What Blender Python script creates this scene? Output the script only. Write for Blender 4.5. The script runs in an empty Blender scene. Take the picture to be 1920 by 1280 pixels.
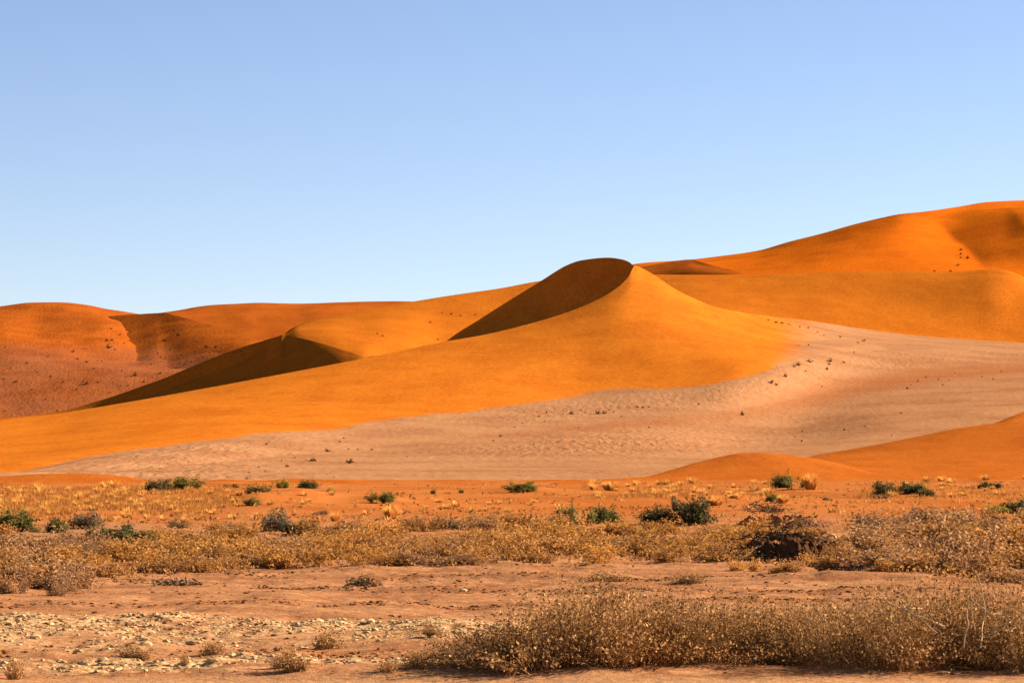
import bpy, math, random
import numpy as np
from mathutils import Vector
from mathutils.bvhtree import BVHTree

# ------------------------------------------------------------------ camera, world, sun, exposure
SC = bpy.context.scene
COL = SC.collection
R = math.radians
CAM_H = 2.2
FPX = 100.0 / 36.0 * 1920.0            # focal length in photograph pixels (100 mm lens)
PITCH = math.atan(210.0 / FPX)         # horizon at row 850
SUN_EL, SUN_AZ = R(24.0), R(24.0)      # azimuth measured from +X (camera right) towards +Y (away)

cam_d = bpy.data.cameras.new('camera'); cam = bpy.data.objects.new('camera', cam_d); COL.objects.link(cam)
cam_d.lens = 100.0; cam_d.sensor_width = 36.0; cam_d.clip_start = 0.5; cam_d.clip_end = 40000.0
cam.location = (0, 0, CAM_H); cam.rotation_euler = (math.pi / 2 + PITCH, 0, 0)
SC.camera = cam

world = bpy.data.worlds.new('World'); SC.world = world; world.use_nodes = True
wn = world.node_tree.nodes; wl = world.node_tree.links; wn.clear()
sky = wn.new('ShaderNodeTexSky'); sky.sky_type = 'NISHITA'; sky.sun_disc = False
sky.sun_elevation = SUN_EL; sky.sun_rotation = math.pi / 2 - SUN_AZ
sky.altitude = 2500.0; sky.air_density = 1.0; sky.dust_density = 0.0; sky.ozone_density = 2.2
bg = wn.new('ShaderNodeBackground'); bg.inputs['Strength'].default_value = 0.05
wo = wn.new('ShaderNodeOutputWorld')
tint = wn.new('ShaderNodeMix'); tint.data_type = 'RGBA'; tint.blend_type = 'MULTIPLY'; tint.inputs[0].default_value = 1.0
tint.inputs[7].default_value = (1.09, 0.965, 1.0, 1.0)       # clear desert air, a little less green than the model
wl.new(sky.outputs['Color'], tint.inputs[6]); wl.new(tint.outputs[2], bg.inputs['Color']); wl.new(bg.outputs['Background'], wo.inputs['Surface'])

sun_d = bpy.data.lights.new('sun', 'SUN'); sun = bpy.data.objects.new('sun', sun_d); COL.objects.link(sun)
sun_d.energy = 5.0; sun_d.angle = R(0.53); sun_d.color = (1.0, 0.96, 0.91)
SUN_DIR = Vector((math.cos(SUN_EL) * math.cos(SUN_AZ), math.cos(SUN_EL) * math.sin(SUN_AZ), math.sin(SUN_EL)))
sun.rotation_euler = SUN_DIR.to_track_quat('Z', 'Y').to_euler(); sun.location = (60, 30, 60)

vs = SC.view_settings
vs.view_transform = 'Standard'; vs.look = 'None'; vs.exposure = 1.6; vs.gamma = 1.0; vs.use_curve_mapping = False
SC.cycles.max_bounces = 6; SC.cycles.diffuse_bounces = 1; SC.cycles.use_denoising = True

# ------------------------------------------------------------------ helpers
random.seed(7); RNG = np.random.default_rng(7)
CP, SP = math.cos(PITCH), math.sin(PITCH)
def direction(x, y):
    u = (x - 960.0) / FPX; v = (640.0 - y) / FPX
    return u, CP - v * SP, SP + v * CP
def point(x, y, Y):                     # the place at distance Y seen at photograph pixel (x, y); arrays allowed
    dx, dy, dz = direction(x, y); s = Y / dy
    return dx * s, Y + 0 * x, CAM_H + dz * s
def pixel(X, Y, Z):
    c = Y * CP + (Z - CAM_H) * SP; v = -Y * SP + (Z - CAM_H) * CP
    return 960 + FPX * X / c, 640 - FPX * v / c

def pchip(xs, ys, q):
    xs = np.asarray(xs, float); ys = np.asarray(ys, float); q = np.clip(q, xs[0], xs[-1])
    h = np.diff(xs); d = np.diff(ys) / h; m = np.zeros(len(xs))
    if len(xs) == 2: m[:] = d[0]
    else:
        w1 = 2 * h[1:] + h[:-1]; w2 = h[1:] + 2 * h[:-1]; ok = d[1:] * d[:-1] > 0
        dd = np.where(ok, 1.0, 0.0); a = np.where(ok, d[:-1], 1); b = np.where(ok, d[1:], 1)
        m[1:-1] = dd * (w1 + w2) / (w1 / a + w2 / b); m[0] = d[0]; m[-1] = d[-1]
    i = np.clip(np.searchsorted(xs, q) - 1, 0, len(xs) - 2); t = (q - xs[i]) / h[i]
    t2, t3 = t * t, t * t * t
    return (2*t3-3*t2+1)*ys[i] + (t3-2*t2+t)*h[i]*m[i] + (-2*t3+3*t2)*ys[i+1] + (t3-t2)*h[i]*m[i+1]

def vnoise(x, y, seed=0):
    xi = np.floor(x).astype(np.int64); yi = np.floor(y).astype(np.int64); fx = x - xi; fy = y - yi
    fx = fx*fx*fx*(fx*(fx*6-15)+10); fy = fy*fy*fy*(fy*(fy*6-15)+10)
    def hsh(a, b):
        n = (a * 374761393 + b * 668265263 + seed * 1442695041) & 0xFFFFFFFF
        n = ((n ^ (n >> 13)) * 1274126177) & 0xFFFFFFFF
        return ((n ^ (n >> 16)) & 0xFFFF) / 32767.5 - 1.0
    a = hsh(xi, yi); b = hsh(xi+1, yi); c = hsh(xi, yi+1); d = hsh(xi+1, yi+1)
    return (a*(1-fx)+b*fx)*(1-fy) + (c*(1-fx)+d*fx)*fy
def fbm(x, y, wl, octs=3, seed=0, gain=0.5):
    s = 0; a = 1.0; f = 1.0 / wl
    for o in range(octs):
        s = s + a * vnoise(x*f + 17.3*o, y*f - 9.1*o, seed + o); a *= gain; f *= 2.03
    return s

def tag(o, label=None, cat=None, group=None, kind=None):
    if label: o['label'] = label
    if cat: o['category'] = cat
    if group: o['group'] = group
    if kind: o['kind'] = kind
    return o

def mesh_data(name, V, faces, mats, midx=None, attrs=None, smooth=False):
    """faces: list of int arrays (n,3) or (n,4); midx: one material index per array"""
    me = bpy.data.meshes.new(name); V = np.asarray(V, np.float32)
    me.vertices.add(len(V)); me.vertices.foreach_set('co', V.ravel())
    loops = np.concatenate([f.ravel() for f in faces]).astype(np.int32)
    tot = np.concatenate([np.full(len(f), f.shape[1], np.int32) for f in faces])
    st = np.concatenate([[0], np.cumsum(tot)[:-1]]).astype(np.int32)
    me.loops.add(len(loops)); me.loops.foreach_set('vertex_index', loops)
    me.polygons.add(len(tot)); me.polygons.foreach_set('loop_start', st); me.polygons.foreach_set('loop_total', tot)
    if midx is not None:
        me.polygons.foreach_set('material_index', np.concatenate([np.full(len(f), m, np.int32) for f, m in zip(faces, midx)]))
    me.polygons.foreach_set('use_smooth', np.full(len(tot), smooth, bool))
    for k, a in (attrs or {}).items():
        at = me.attributes.new(k, 'FLOAT', 'POINT'); at.data.foreach_set('value', np.asarray(a, np.float32))
    for m in mats: me.materials.append(m)
    me.update(calc_edges=True); me.validate()
    return me
def link(name, me, parent=None, loc=None, rz=0.0, sc=None):
    o = bpy.data.objects.new(name, me); COL.objects.link(o)
    if parent is not None: o.parent = parent
    if loc is not None: o.location = loc
    o.rotation_euler = (0, 0, rz)
    if sc is not None: o.scale = sc
    return o
def copy_tree(o, parent=None):
    c = o.copy(); COL.objects.link(c); c.parent = parent
    for ch in list(o.children): copy_tree(ch, c)
    return c
def grid_faces(nr, nc, off=0):
    i = np.arange(nr-1)[:, None]*nc + np.arange(nc-1)[None, :] + off
    return np.stack([i, i+1, i+1+nc, i+nc], -1).reshape(-1, 4)

# ------------------------------------------------------------------ materials
def newmat(name):
    m = bpy.data.materials.new(name); m.use_nodes = True; nt = m.node_tree
    b = nt.nodes['Principled BSDF']; b.inputs['Roughness'].default_value = 0.95
    b.inputs['Specular IOR Level'].default_value = 0.0
    return m, nt, b
def N(nt, kind, **kw):
    n = nt.nodes.new(kind)
    for k, v in kw.items():
        if k in n.bl_rna.properties.keys(): setattr(n, k, v)
        else: n.inputs[k].default_value = v
    return n
def rgba(c): return (c[0], c[1], c[2], 1.0)
def mix(nt, fac, a, b, blend='MIX'):
    n = nt.nodes.new('ShaderNodeMix'); n.data_type = 'RGBA'; n.blend_type = blend
    for s, v in ((0, fac), (6, a), (7, b)):
        if isinstance(v, bpy.types.NodeSocket): nt.links.new(v, n.inputs[s])
        elif s == 0: n.inputs[0].default_value = v
        else: n.inputs[s].default_value = rgba(v)
    return n.outputs[2]
def ramp(nt, sock, lo, hi, a=0.0, b=1.0):
    n = nt.nodes.new('ShaderNodeMapRange'); n.interpolation_type = 'SMOOTHSTEP'
    nt.links.new(sock, n.inputs[0])
    n.inputs[1].default_value = lo; n.inputs[2].default_value = hi; n.inputs[3].default_value = a; n.inputs[4].default_value = b
    return n.outputs[0]
def noise(nt, vec, scale, detail=3.0, rough=0.55, dist=0.0):
    n = N(nt, 'ShaderNodeTexNoise', Scale=scale, Detail=detail, Roughness=rough, Distortion=dist)
    nt.links.new(vec, n.inputs['Vector']); return n.outputs[0]
def math_(nt, op, a, b=0.0):
    n = nt.nodes.new('ShaderNodeMath'); n.operation = op
    for s, v in ((0, a), (1, b)):
        if isinstance(v, bpy.types.NodeSocket): nt.links.new(v, n.inputs[s])
        else: n.inputs[s].default_value = v
    return n.outputs[0]
def attr(nt, name):
    n = nt.nodes.new('ShaderNodeAttribute'); n.attribute_name = name; return n.outputs['Fac']

def sand_material(name, base, alt, tan=(0.385, 0.164, 0.062), grain=0.9, coarse=0.05, bump=0.5, tan_alt=(0.325, 0.127, 0.047)):
    m, nt, b = newmat(name); L = nt.links
    g = nt.nodes.new('ShaderNodeNewGeometry').outputs['Position']
    big = noise(nt, g, coarse, 4.0, 0.6)
    wm = nt.nodes.new('ShaderNodeMapping'); L.new(g, wm.inputs[0]); wm.inputs['Rotation'].default_value = (0, 0, -0.5); wm.inputs['Scale'].default_value = (1.0, 0.16, 1.0)
    streak = noise(nt, wm.outputs[0], coarse*3.0, 5.0, 0.65)
    c = mix(nt, ramp(nt, math_(nt, 'ADD', math_(nt, 'MULTIPLY', big, 0.55), math_(nt, 'MULTIPLY', streak, 0.45)), 0.40, 0.62), base, alt)
    t = attr(nt, 'tan')
    edge = math_(nt, 'ADD', t, math_(nt, 'MULTIPLY', math_(nt, 'SUBTRACT', noise(nt, g, 0.12, 4.0, 0.65), 0.5), 0.35))
    tc = mix(nt, ramp(nt, noise(nt, g, 0.05, 4.0, 0.6), 0.4, 0.65), tan, tan_alt)
    c = mix(nt, ramp(nt, edge, 0.15, 0.85), c, tc)
    r = attr(nt, 'red')
    c = mix(nt, r, c, (0.33, 0.093, 0.024))
    fine = noise(nt, g, grain, 6.0, 0.85)
    c = mix(nt, 1.0, c, mix(nt, ramp(nt, fine, 0.36, 0.64), (0.80, 0.77, 0.70), (1.17, 1.19, 1.25)), 'MULTIPLY')
    L.new(c, b.inputs['Base Color'])
    # wind ripples and broad scour
    mp = nt.nodes.new('ShaderNodeMapping'); L.new(g, mp.inputs[0]); mp.inputs['Rotation'].default_value = (0, 0, 0.35); mp.inputs['Scale'].default_value = (1.0, 0.22, 1.0)
    rip = noise(nt, mp.outputs[0], 0.85, 2.0, 0.5, 0.15)
    rm = attr(nt, 'ripple')
    hgt = math_(nt, 'ADD', math_(nt, 'MULTIPLY', math_(nt, 'MULTIPLY', rip, rm), 4.0), math_(nt, 'MULTIPLY', fine, 0.22))
    bp = N(nt, 'ShaderNodeBump', Strength=bump, Distance=1.0); L.new(hgt, bp.inputs['Height']); L.new(bp.outputs[0], b.inputs['Normal'])
    return m
M = {}
M['dune'] = sand_material('dune_sand', (0.53, 0.136, 0.0105), (0.465, 0.109, 0.009))
M['dune_mid'] = sand_material('dune_sand_behind', (0.43, 0.107, 0.008), (0.38, 0.090, 0.007))
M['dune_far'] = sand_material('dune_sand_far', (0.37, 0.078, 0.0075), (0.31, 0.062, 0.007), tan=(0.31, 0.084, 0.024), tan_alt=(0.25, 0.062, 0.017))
M['dune_high'] = sand_material('dune_sand_high', (0.58, 0.115, 0.005), (0.51, 0.096, 0.005), coarse=0.03)
M['low'] = sand_material('low_dune_sand', (0.42, 0.10, 0.012), (0.37, 0.083, 0.010), grain=2.5, coarse=0.15)

# ------------------------------------------------------------------ dunes: rows of ridge and foot lines, lofted
def loft(name, rows, sharp, subdiv, cols, mat, label, attr_fn=None, rough=0.0, rwl=60.0, seed=1, blur=None, post=None):
    """rows: lists of (column, row, distance) from front foot to back foot; sharp: indices of crests."""
    cols = np.asarray(cols, float); P = []
    for r in rows:
        a = np.array(r, float)
        Yd = pchip(a[:, 0], a[:, 2], cols); yy = pchip(a[:, 0], a[:, 1], cols)
        P.append(np.stack(point(cols, yy, Yd), -1))
    P = np.stack(P)                                            # rows, cols, 3
    n = len(P); ch = np.linalg.norm(np.diff(P, axis=0), axis=2) + 1e-4   # rows-1, cols
    sl = np.diff(P, axis=0) / ch[..., None]
    Tn = np.zeros_like(P); Tn[0] = sl[0]; Tn[-1] = sl[-1]
    for i in range(1, n-1):
        w0 = ch[i-1][:, None]; w1 = ch[i][:, None]
        Tn[i] = (sl[i-1]*w1 + sl[i]*w0) / (w0 + w1)
    segs = []; start = 0; marks = sorted(set([0, n-1] + list(sharp)))
    V = []; Fc = []; VV = []; off = 0
    for s0, s1 in zip(marks[:-1], marks[1:]):
        rowsout = []; vv = []
        for i in range(s0, s1):
            k = subdiv[i]; t0 = sl[i] if i == s0 else Tn[i]; t1 = sl[i] if i+1 == s1 else Tn[i+1]
            for j in range(k + (1 if i == s1-1 else 0)):
                t = j / k; t2 = t*t; t3 = t2*t; c = ch[i][:, None]
                rowsout.append((2*t3-3*t2+1)*P[i] + (t3-2*t2+t)*c*t0 + (-2*t3+3*t2)*P[i+1] + (t3-t2)*c*t1)
                vv.append(np.full(len(cols), i + t))
        G = np.stack(rowsout)
        if blur and s1 == blur[0]:                              # let the kinks of the crest line fade out down the face
            fine = np.arange(cols[0], cols[-1], 2.0); kx = np.arange(-60, 61)*2.0
            for r_i, vrow in enumerate(vv):
                sg = blur[1]*np.clip(blur[0] - vrow[0], 0, 1)**0.7
                if sg < 1.0: continue
                kk = np.exp(-0.5*(kx/sg)**2); kk /= kk.sum()
                for ax in (1, 2):
                    f = np.interp(fine, cols, G[r_i, :, ax]); p = np.concatenate([np.full(60, f[0]), f, np.full(60, f[-1])])
                    G[r_i, :, ax] = np.interp(cols, fine, np.convolve(p, kk, 'valid'))
                G[r_i, :, 0] = P[0, :, 0]/P[0, :, 1]*G[r_i, :, 1]
        V.append(G.reshape(-1, 3)); VV.append(np.concatenate(vv))
        Fc.append(grid_faces(G.shape[0], G.shape[1], off)); off += G.shape[0]*G.shape[1]
    V = np.concatenate(V); VV = np.concatenate(VV)
    CC = np.tile(cols, len(V)//len(cols))
    if rough: V[:, 2] += rough * fbm(V[:, 0], V[:, 1], rwl, 4, seed) * np.clip(np.minimum(1, np.abs(VV - np.round(VV))*4), 0, 1)
    if post: V[:, 2] += post(CC, VV)
    at = {'tan': np.zeros(len(V)), 'red': np.zeros(len(V)), 'ripple': np.full(len(V), 0.03)}
    if attr_fn: at.update(attr_fn(CC, VV, V))
    me = mesh_data(name, V, [np.concatenate(Fc)], [mat], None, at, True)
    o = link(name, me); tag(o, label, None, None, 'structure'); TERRAIN.append((V, np.concatenate(Fc)))
    return o
TERRAIN = []
def columns(a, b, step, *dense):
    c = [np.arange(a, b+step, step)]
    for (p, q, s) in dense: c.append(np.arange(p, q+s, s))
    return np.unique(np.round(np.concatenate(c), 3))
def smooth(a, lo, hi): t = np.clip((a-lo)/(hi-lo), 0, 1); return t*t*(3-2*t)
def bell(a, c, w): return np.exp(-((a-c)/w)**2)

main_rows = [
 [(-500,914,238),(300,914,238),(900,914,236),(1300,914,238),(2400,914,238)],
 [(-500,903,262),(0,901,268),(300,893,292),(600,884,320),(900,876,345),(1150,872,352),(1400,870,360),(1700,865,375),(1920,855,395),(2400,845,420)],
 [(-500,899,276),(0,896,282),(300,876,335),(600,848,420),(900,816,490),(1150,793,530),(1400,766,580),(1550,735,640),(1700,708,690),(1920,690,730),(2400,670,800)],
 [(-500,897,290),(0,889,300),(100,872,335),(300,838,400),(470,817,450),(640,804,490),(850,774,550),(1000,754,585),(1100,741,605),(1250,728,612),(1350,718,616),(1450,690,656),(1550,665,722),(1650,656,785),(1750,652,820),(1920,655,860),(2400,655,940)],
 [(-500,868,395),(0,842,430),(300,797,500),(640,748,580),(850,708,635),(1000,682,668),(1100,660,690),(1187,643,700),(1250,641,702),(1350,644,706),(1450,640,748),(1600,636,850),(1750,640,920),(1920,648,950),(2400,660,1010)],
 [(-500,842,520),(0,787,580),(100,776,600),(260,750,625),(400,725,650),(560,695,680),(690,670,705),(835,640,740),(900,629,752),(1000,605,770),(1050,590,779),(1100,571,790),(1140,551,804),(1165,533,822),(1180,516,842),(1186,504,857),(1190,498,866),(1200,501,866),(1230,518,854),(1260,538,840),(1300,559,828),(1340,575,830),(1400,587,866),(1500,599,930),(1700,627,1000),(1920,643,1030),(2400,668,1070)],
 [(-500,860,560),(0,815,620),(260,785,660),(560,730,730),(690,705,765),(835,668,870),(900,655,880),(960,640,886),(1020,614,888),(1060,592,886),(1100,566,884),(1140,535,880),(1165,515,876),(1180,506,872),(1190,499,869),(1200,502.5,869),(1230,519.5,859),(1260,540,847),(1300,561,836),(1340,577,839),(1400,589,875),(1500,602,939),(1700,630,1010),(1920,647,1040),(2400,672,1080)],
 [(-500,865,600),(0,822,660),(260,795,700),(560,745,790),(690,735,860),(790,695,925),(815,664,942),(835,641.5,948),(900,598,944),(960,560,936),(1020,523,926),(1045,507,918),(1060,498.5,912),(1090,488,904),(1140,483,890),(1165,486,882),(1180,491.5,875),(1190,500,871),(1200,504,872),(1230,522,865),(1260,543,855),(1300,564,846),(1340,580,850),(1400,592,887),(1500,606,951),(1700,635,1025),(1920,652,1055),(2400,676,1095)],
 [(-500,868,760),(0,830,800),(560,770,900),(835,720,1030),(960,660,1050),(1060,600,1050),(1187,580,1030),(1300,640,1020),(1500,660,1070),(1920,690,1130),(2400,700,1170)],
]
def main_attr(C, v, V):
    v = v - 1 + 0.10*fbm(V[:, 0], V[:, 1]*0.5, 26.0, 4, 41)*bell(v, 3.0, 0.35)
    below = 1 - smooth(v, 1.93, 2.12)                         # gravelly flats under the sand face
    right = smooth(C, 1340, 1560) * (1 - smooth(v, 3.1, 4.6)) # gravel wraps round the dune's right foot
    far = smooth(C, 1380, 1620)
    tan = np.clip(np.maximum(below, np.maximum(right * smooth(C - 60*(v-2), 1300, 1560), far)), 0, 1)
    tan *= np.where(v > 4.2, np.where(C > 1250, 1, 0), 1)
    band = bell(v, 1.12, 0.16) * smooth(C, 1380, 1600) * 0.55 + bell(v, 0.96, 0.06) * smooth(C, 700, 1100) * 0.40 + bell(v, 0.6, 0.4) * smooth(C, 500, 1000) * 0.10
    rp = 0.05 + 0.22 * bell(v, 0.55, 0.28) * bell(C, 1150, 260) + 0.16 * bell(C, 330, 200) * (1 - smooth(v, 1.7, 2.0)) + 0.10 * bell(v, 1.6, 0.3) * smooth(C, 850, 1000)
    rp = np.where(v > 2, 0.02, rp)
    return {'tan': tan, 'red': np.clip(band, 0, 1), 'ripple': rp}
loft('dune_main', main_rows, (5, 7), (30, 40, 30, 34, 44, 20, 24, 16), columns(-500, 2400, 12, (60, 1800, 6), (1130, 1270, 2), (1176, 1196, 0.7)), M['dune'],
     'large orange dune with a dark curled slip face at its peak', main_attr, 0.30, 45.0, blur=(5, 26.0))

# dune behind the main one, with the dark ridge at its left
mid_rows = [
 [(-500,880,880),(0,812,930),(260,780,915),(400,752,890),(560,722,880),(690,702,845),(760,705,885),(835,705,905),(1300,720,930)],
 [(-500,866,900),(0,786.5,1000),(100,777,1003),(200,761,1004),(270,746,1004),(300,734,1003),(350,716,1001),(400,699,999),(450,678,996),(500,651,993),(530,628,990),(560,633,968),(600,643,940),(650,658,906),(690,671,882),(720,677,890),(760,682,905),(835,688,955),(1300,690,1010)],
 [(-500,864,910),(0,785,1006),(100,773,1009),(200,747,1010),(300,714,1009),(367,686,1007),(440,657,1004),(500,637,1000),(530,627.5,995),(560,616,1000),(600,615,1000),(690,620,1005),(835,605,1080),(1300,610,1120)],
 [(-500,870,920),(0,795,1020),(100,785,1022),(200,760,1024),(300,728,1024),(367,700,1022),(440,670,1018),(500,645,1010),(530,629,1003),(545,617,1030),(570,606,1055),(600,598,1075),(640,589,1095),(740,571,1130),(850,553,1160),(940,540,1180),(1010,527,1195),(1060,521,1205),(1150,545,1210),(1300,620,1200)],
 [(-500,880,1000),(0,860,1060),(300,800,1080),(530,690,1120),(740,640,1250),(1010,600,1320),(1300,680,1350)],
]
loft('dune_middle', mid_rows, (1, 3), (24, 16, 24, 14), columns(-500, 1300, 10, (240, 720, 3)), M['dune_mid'],
     'sunlit orange dune behind the peak with a dark ridge at its lower end', None, 0.2, 50.0)

# far dunes at the left, with the shrubby bowl
far_rows = [
 [(-700,860,980),(0,806,1015),(300,780,1035),(600,740,1045),(1100,690,1060)],
 [(-700,760,1070),(0,705,1095),(200,700,1100),(300,698,1105),(420,690,1115),(520,685,1120),(1100,690,1170)],
 [(-700,700,1150),(0,650,1170),(100,655,1170),(200,664,1175),(300,670,1185),(420,668,1190),(520,665,1200),(1100,670,1250)],
 [(-700,640,1250),(0,612,1270),(80,622,1265),(150,622,1260),(200,616,1275),(260,622,1300),(310,640,1310),(400,655,1290),(520,660,1300),(1100,660,1350)],
 [(-700,605,1450),(-200,590,1450),(0,574,1450),(60,567,1450),(110,566.5,1450),(160,571,1450),(200,579,1450),(240,585,1450),(270,591,1455),(300,606,1460),(340,625,1470),(520,645,1480),(1100,650,1500)],
 [(-700,660,1700),(0,640,1700),(520,640,1700),(1100,640,1750)],
]
def far_attr(C, v, V):
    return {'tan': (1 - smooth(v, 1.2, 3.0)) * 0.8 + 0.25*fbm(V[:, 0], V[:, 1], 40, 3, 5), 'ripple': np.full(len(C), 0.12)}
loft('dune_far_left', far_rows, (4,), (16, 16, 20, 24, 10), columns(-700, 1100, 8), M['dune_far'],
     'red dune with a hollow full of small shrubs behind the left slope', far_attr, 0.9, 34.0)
ridge_rows = [
 [(-200,740,1090),(100,718,1110),(200,712,1110),(300,710,1100),(400,712,1080),(490,715,1060),(560,720,1050),(900,760,1080)],
 [(-200,720,1170),(100,700,1180),(180,676,1195),(220,666,1200),(260,659,1202),(300,653,1200),(350,655,1175),(420,663,1135),(490,675,1095),(560,692,1065),(900,740,1110)],
 [(-200,700,1250),(100,612,1380),(180,596,1366),(230,590.5,1350),(265,588.5,1338),(290,587,1328),(306,586.5,1320),(330,592,1299),(370,602,1267),(420,616,1230),(460,627,1200),(490,637,1176),(560,665,1130),(900,720,1160)],
 [(-200,740,1380),(100,700,1400),(306,620,1440),(420,650,1380),(560,700,1300),(900,760,1300)],
]
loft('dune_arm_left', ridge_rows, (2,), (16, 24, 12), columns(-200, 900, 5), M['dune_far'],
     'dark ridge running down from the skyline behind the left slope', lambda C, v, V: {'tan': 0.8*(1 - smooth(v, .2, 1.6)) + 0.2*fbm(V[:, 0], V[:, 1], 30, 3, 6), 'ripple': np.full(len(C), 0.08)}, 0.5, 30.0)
sky_rows = [
 [(100,700,1300),(310,670,1330),(490,680,1330),(700,690,1330),(1200,650,1350)],
 [(100,640,1420),(310,612,1410),(400,610,1422),(470,606,1429),(505,606,1431),(560,607,1429),(590,606,1428),(620,605,1430),(700,600,1450),(1200,620,1450)],
 [(100,620,1600),(250,594,1600),(300,586.5,1600),(340,580.5,1600),(370,575,1600),(400,571.5,1600),(440,569.5,1600),(490,567.5,1590),(530,568.5,1600),(560,569,1610),(640,566.5,1620),(700,565,1620),(740,564.5,1620),(900,575,1620),(1200,620,1620)],
 [(100,660,1900),(700,640,1900),(1200,640,1900)],
]
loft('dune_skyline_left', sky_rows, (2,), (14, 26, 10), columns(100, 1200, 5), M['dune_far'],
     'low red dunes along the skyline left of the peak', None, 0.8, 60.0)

# far high dune at the right
high_rows = [
 [(1000,620,1150),(1300,580,1180),(1600,575,1200),(1900,570,1200),(2600,560,1220)],
 [(1000,600,1250),(1200,540,1280),(1400,520,1300),(1600,500,1310),(1750,492,1322),(1850,494,1326),(1950,495,1326),(2600,470,1360)],
 [(1000,590,1380),(1200,512,1400),(1400,492,1420),(1600,455,1420),(1700,440,1436),(1790,445,1446),(1880,446,1440),(1950,440,1430),(2100,436,1420),(2600,420,1450)],
 [(1000,580,1500),(1100,540,1540),(1195,494,1560),(1290,487,1560),(1350,480,1560),(1420,470,1560),(1480,453,1560),(1540,438,1560),(1600,421,1560),(1650,409,1555),(1690,401,1550),(1730,397,1560),(1800,387,1600),(1850,379,1620),(1920,375.5,1640),(2100,372,1680),(2600,400,1700)],
 [(1000,600,1900),(1500,540,1900),(2600,520,2000)],
]
def high_post(C, v):                                           # the second hill rises from a crisp valley line
    c = np.interp(v, [0.6, 1, 1.5, 2, 2.5, 3], [1862, 1842, 1818, 1790, 1764, 1738]); u = (C - c)/130.0
    hill = np.where(u > 0, np.where(u < 1, u, 1 - 0.25*smooth(u, 1, 3)), 0) - 0.5*np.exp(-(np.minimum(u, 0)/0.5)**2)*np.where(u < 0, 1, np.exp(-u*3))*0.4
    return 6.2*hill*smooth(v, 0.7, 1.3)*(1 - smooth(v, 2.2, 2.98))
loft('dune_high_right', high_rows, (3,), (14, 26, 36, 12), columns(1000, 2600, 6), M['dune_high'],
     'highest red dune on the skyline at the right edge', lambda C, v, V: {'tan': 0.0*C, 'ripple': np.full(len(C), 0.05)}, 0.8, 70.0, post=high_post)
spur_rows = [
 [(1000,600,1180),(1200,560,1230),(1300,550,1190),(1400,545,1140),(1600,570,1130)],
 [(1000,570,1230),(1200,523,1275),(1300,519,1225),(1400,522,1170),(1500,545,1160),(1600,560,1160)],
 [(1000,560,1320),(1150,515,1328),(1200,501,1332),(1250,492,1332),(1275,488,1330),(1292,486.5,1325),(1320,493,1285),(1360,504,1235),(1400,514.5,1190),(1450,535,1180),(1600,560,1170)],
 [(1000,600,1420),(1300,560,1420),(1600,600,1350)],
]
loft('dune_spur_right', spur_rows, (2,), (10, 20, 10), columns(1000, 1600, 5), M['dune_far'],
     'small dark dune shoulder just right of the peak on the skyline', None, 0.3, 40.0)
# sunlit bench dune at the right
bench_rows = [
 [(1000,680,950),(1300,640,980),(1500,640,1000),(1700,660,1010),(1920,675,1030),(2500,700,1050)],
 [(1000,670,980),(1300,590,1010),(1500,600,1030),(1700,622,1040),(1920,640,1060),(2500,670,1080)],
 [(1000,630,1060),(1300,550,1080),(1500,555,1090),(1700,565,1090),(1850,565,1090),(1920,572,1095),(2500,630,1120)],
 [(1000,600,1120),(1120,545,1150),(1200,515,1160),(1300,515,1165),(1400,515,1170),(1500,512,1170),(1600,510,1170),(1700,509,1170),(1800,511,1165),(1850,510,1155),(1880,512.5,1150),(1900,519,1145),(1920,529,1140),(2000,560,1140),(2500,620,1160)],
 [(1000,580,1300),(1500,560,1300),(1900,560,1300),(2500,650,1300)],
]
loft('dune_bench_right', bench_rows, (), (10, 22, 26, 12), columns(1000, 2500, 8), M['dune_mid'],
     'sunlit orange sand bench below the highest dune at the right', None, 0.4, 60.0)
# low near dunes
low_a = [
 [(1350,906,255),(1530,905,258),(1700,905,258),(2000,904,260),(2500,903,262)],
 [(1350,884,285),(1500,873,292),(1600,866,300),(1750,862,305),(1900,858,305),(2500,850,310)],
 [(1350,874,330),(1480,863,335),(1545,850,338),(1600,841,342),(1650,832,345),(1720,818,350),(1800,802,355),(1880,792,358),(1920,789,358),(2500,760,370)],
 [(1350,885,372),(1650,850,385),(1880,803,395),(2500,790,410)],
]
loft('low_dune_right', low_a, (), (14, 20, 14), columns(1350, 2500, 8), M['low'],
     'low orange sand swell at the right edge below the grey gravel slope', lambda C, v, V: {'tan': 0.75*smooth(v + 0.25*fbm(V[:, 0], V[:, 1], 9, 3, 8), 1.75, 2.5)}, 0.12, 12.0)
low_b = [
 [(1050,912,222),(1300,910,226),(1500,909,229),(1800,909,230)],
 [(1050,902,232),(1200,897,238),(1300,886,246),(1390,874,252),(1460,873,252),(1550,882,250),(1640,892,246),(1800,897,240)],
 [(1050,901,240),(1200,895,248),(1260,880,256),(1300,868,262),(1350,856,268),(1390,849,270),(1430,848,271),(1480,853,271),(1520,858,269),(1580,870,264),(1640,886,256),(1800,897,246)],
 [(1050,903,248),(1200,902,262),(1390,872,290),(1520,878,290),(1640,900,275),(1800,902,255)],
]
loft('low_dune_centre', low_b, (), (14, 20, 12), columns(1050, 1800, 6), M['low'],
     'low orange sand swell right of centre at the edge of the plain', lambda C, v, V: {'tan': 0.75*smooth(v + 0.25*fbm(V[:, 0], V[:, 1], 9, 3, 8), 1.75, 2.5)}, 0.06, 8.0)
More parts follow.
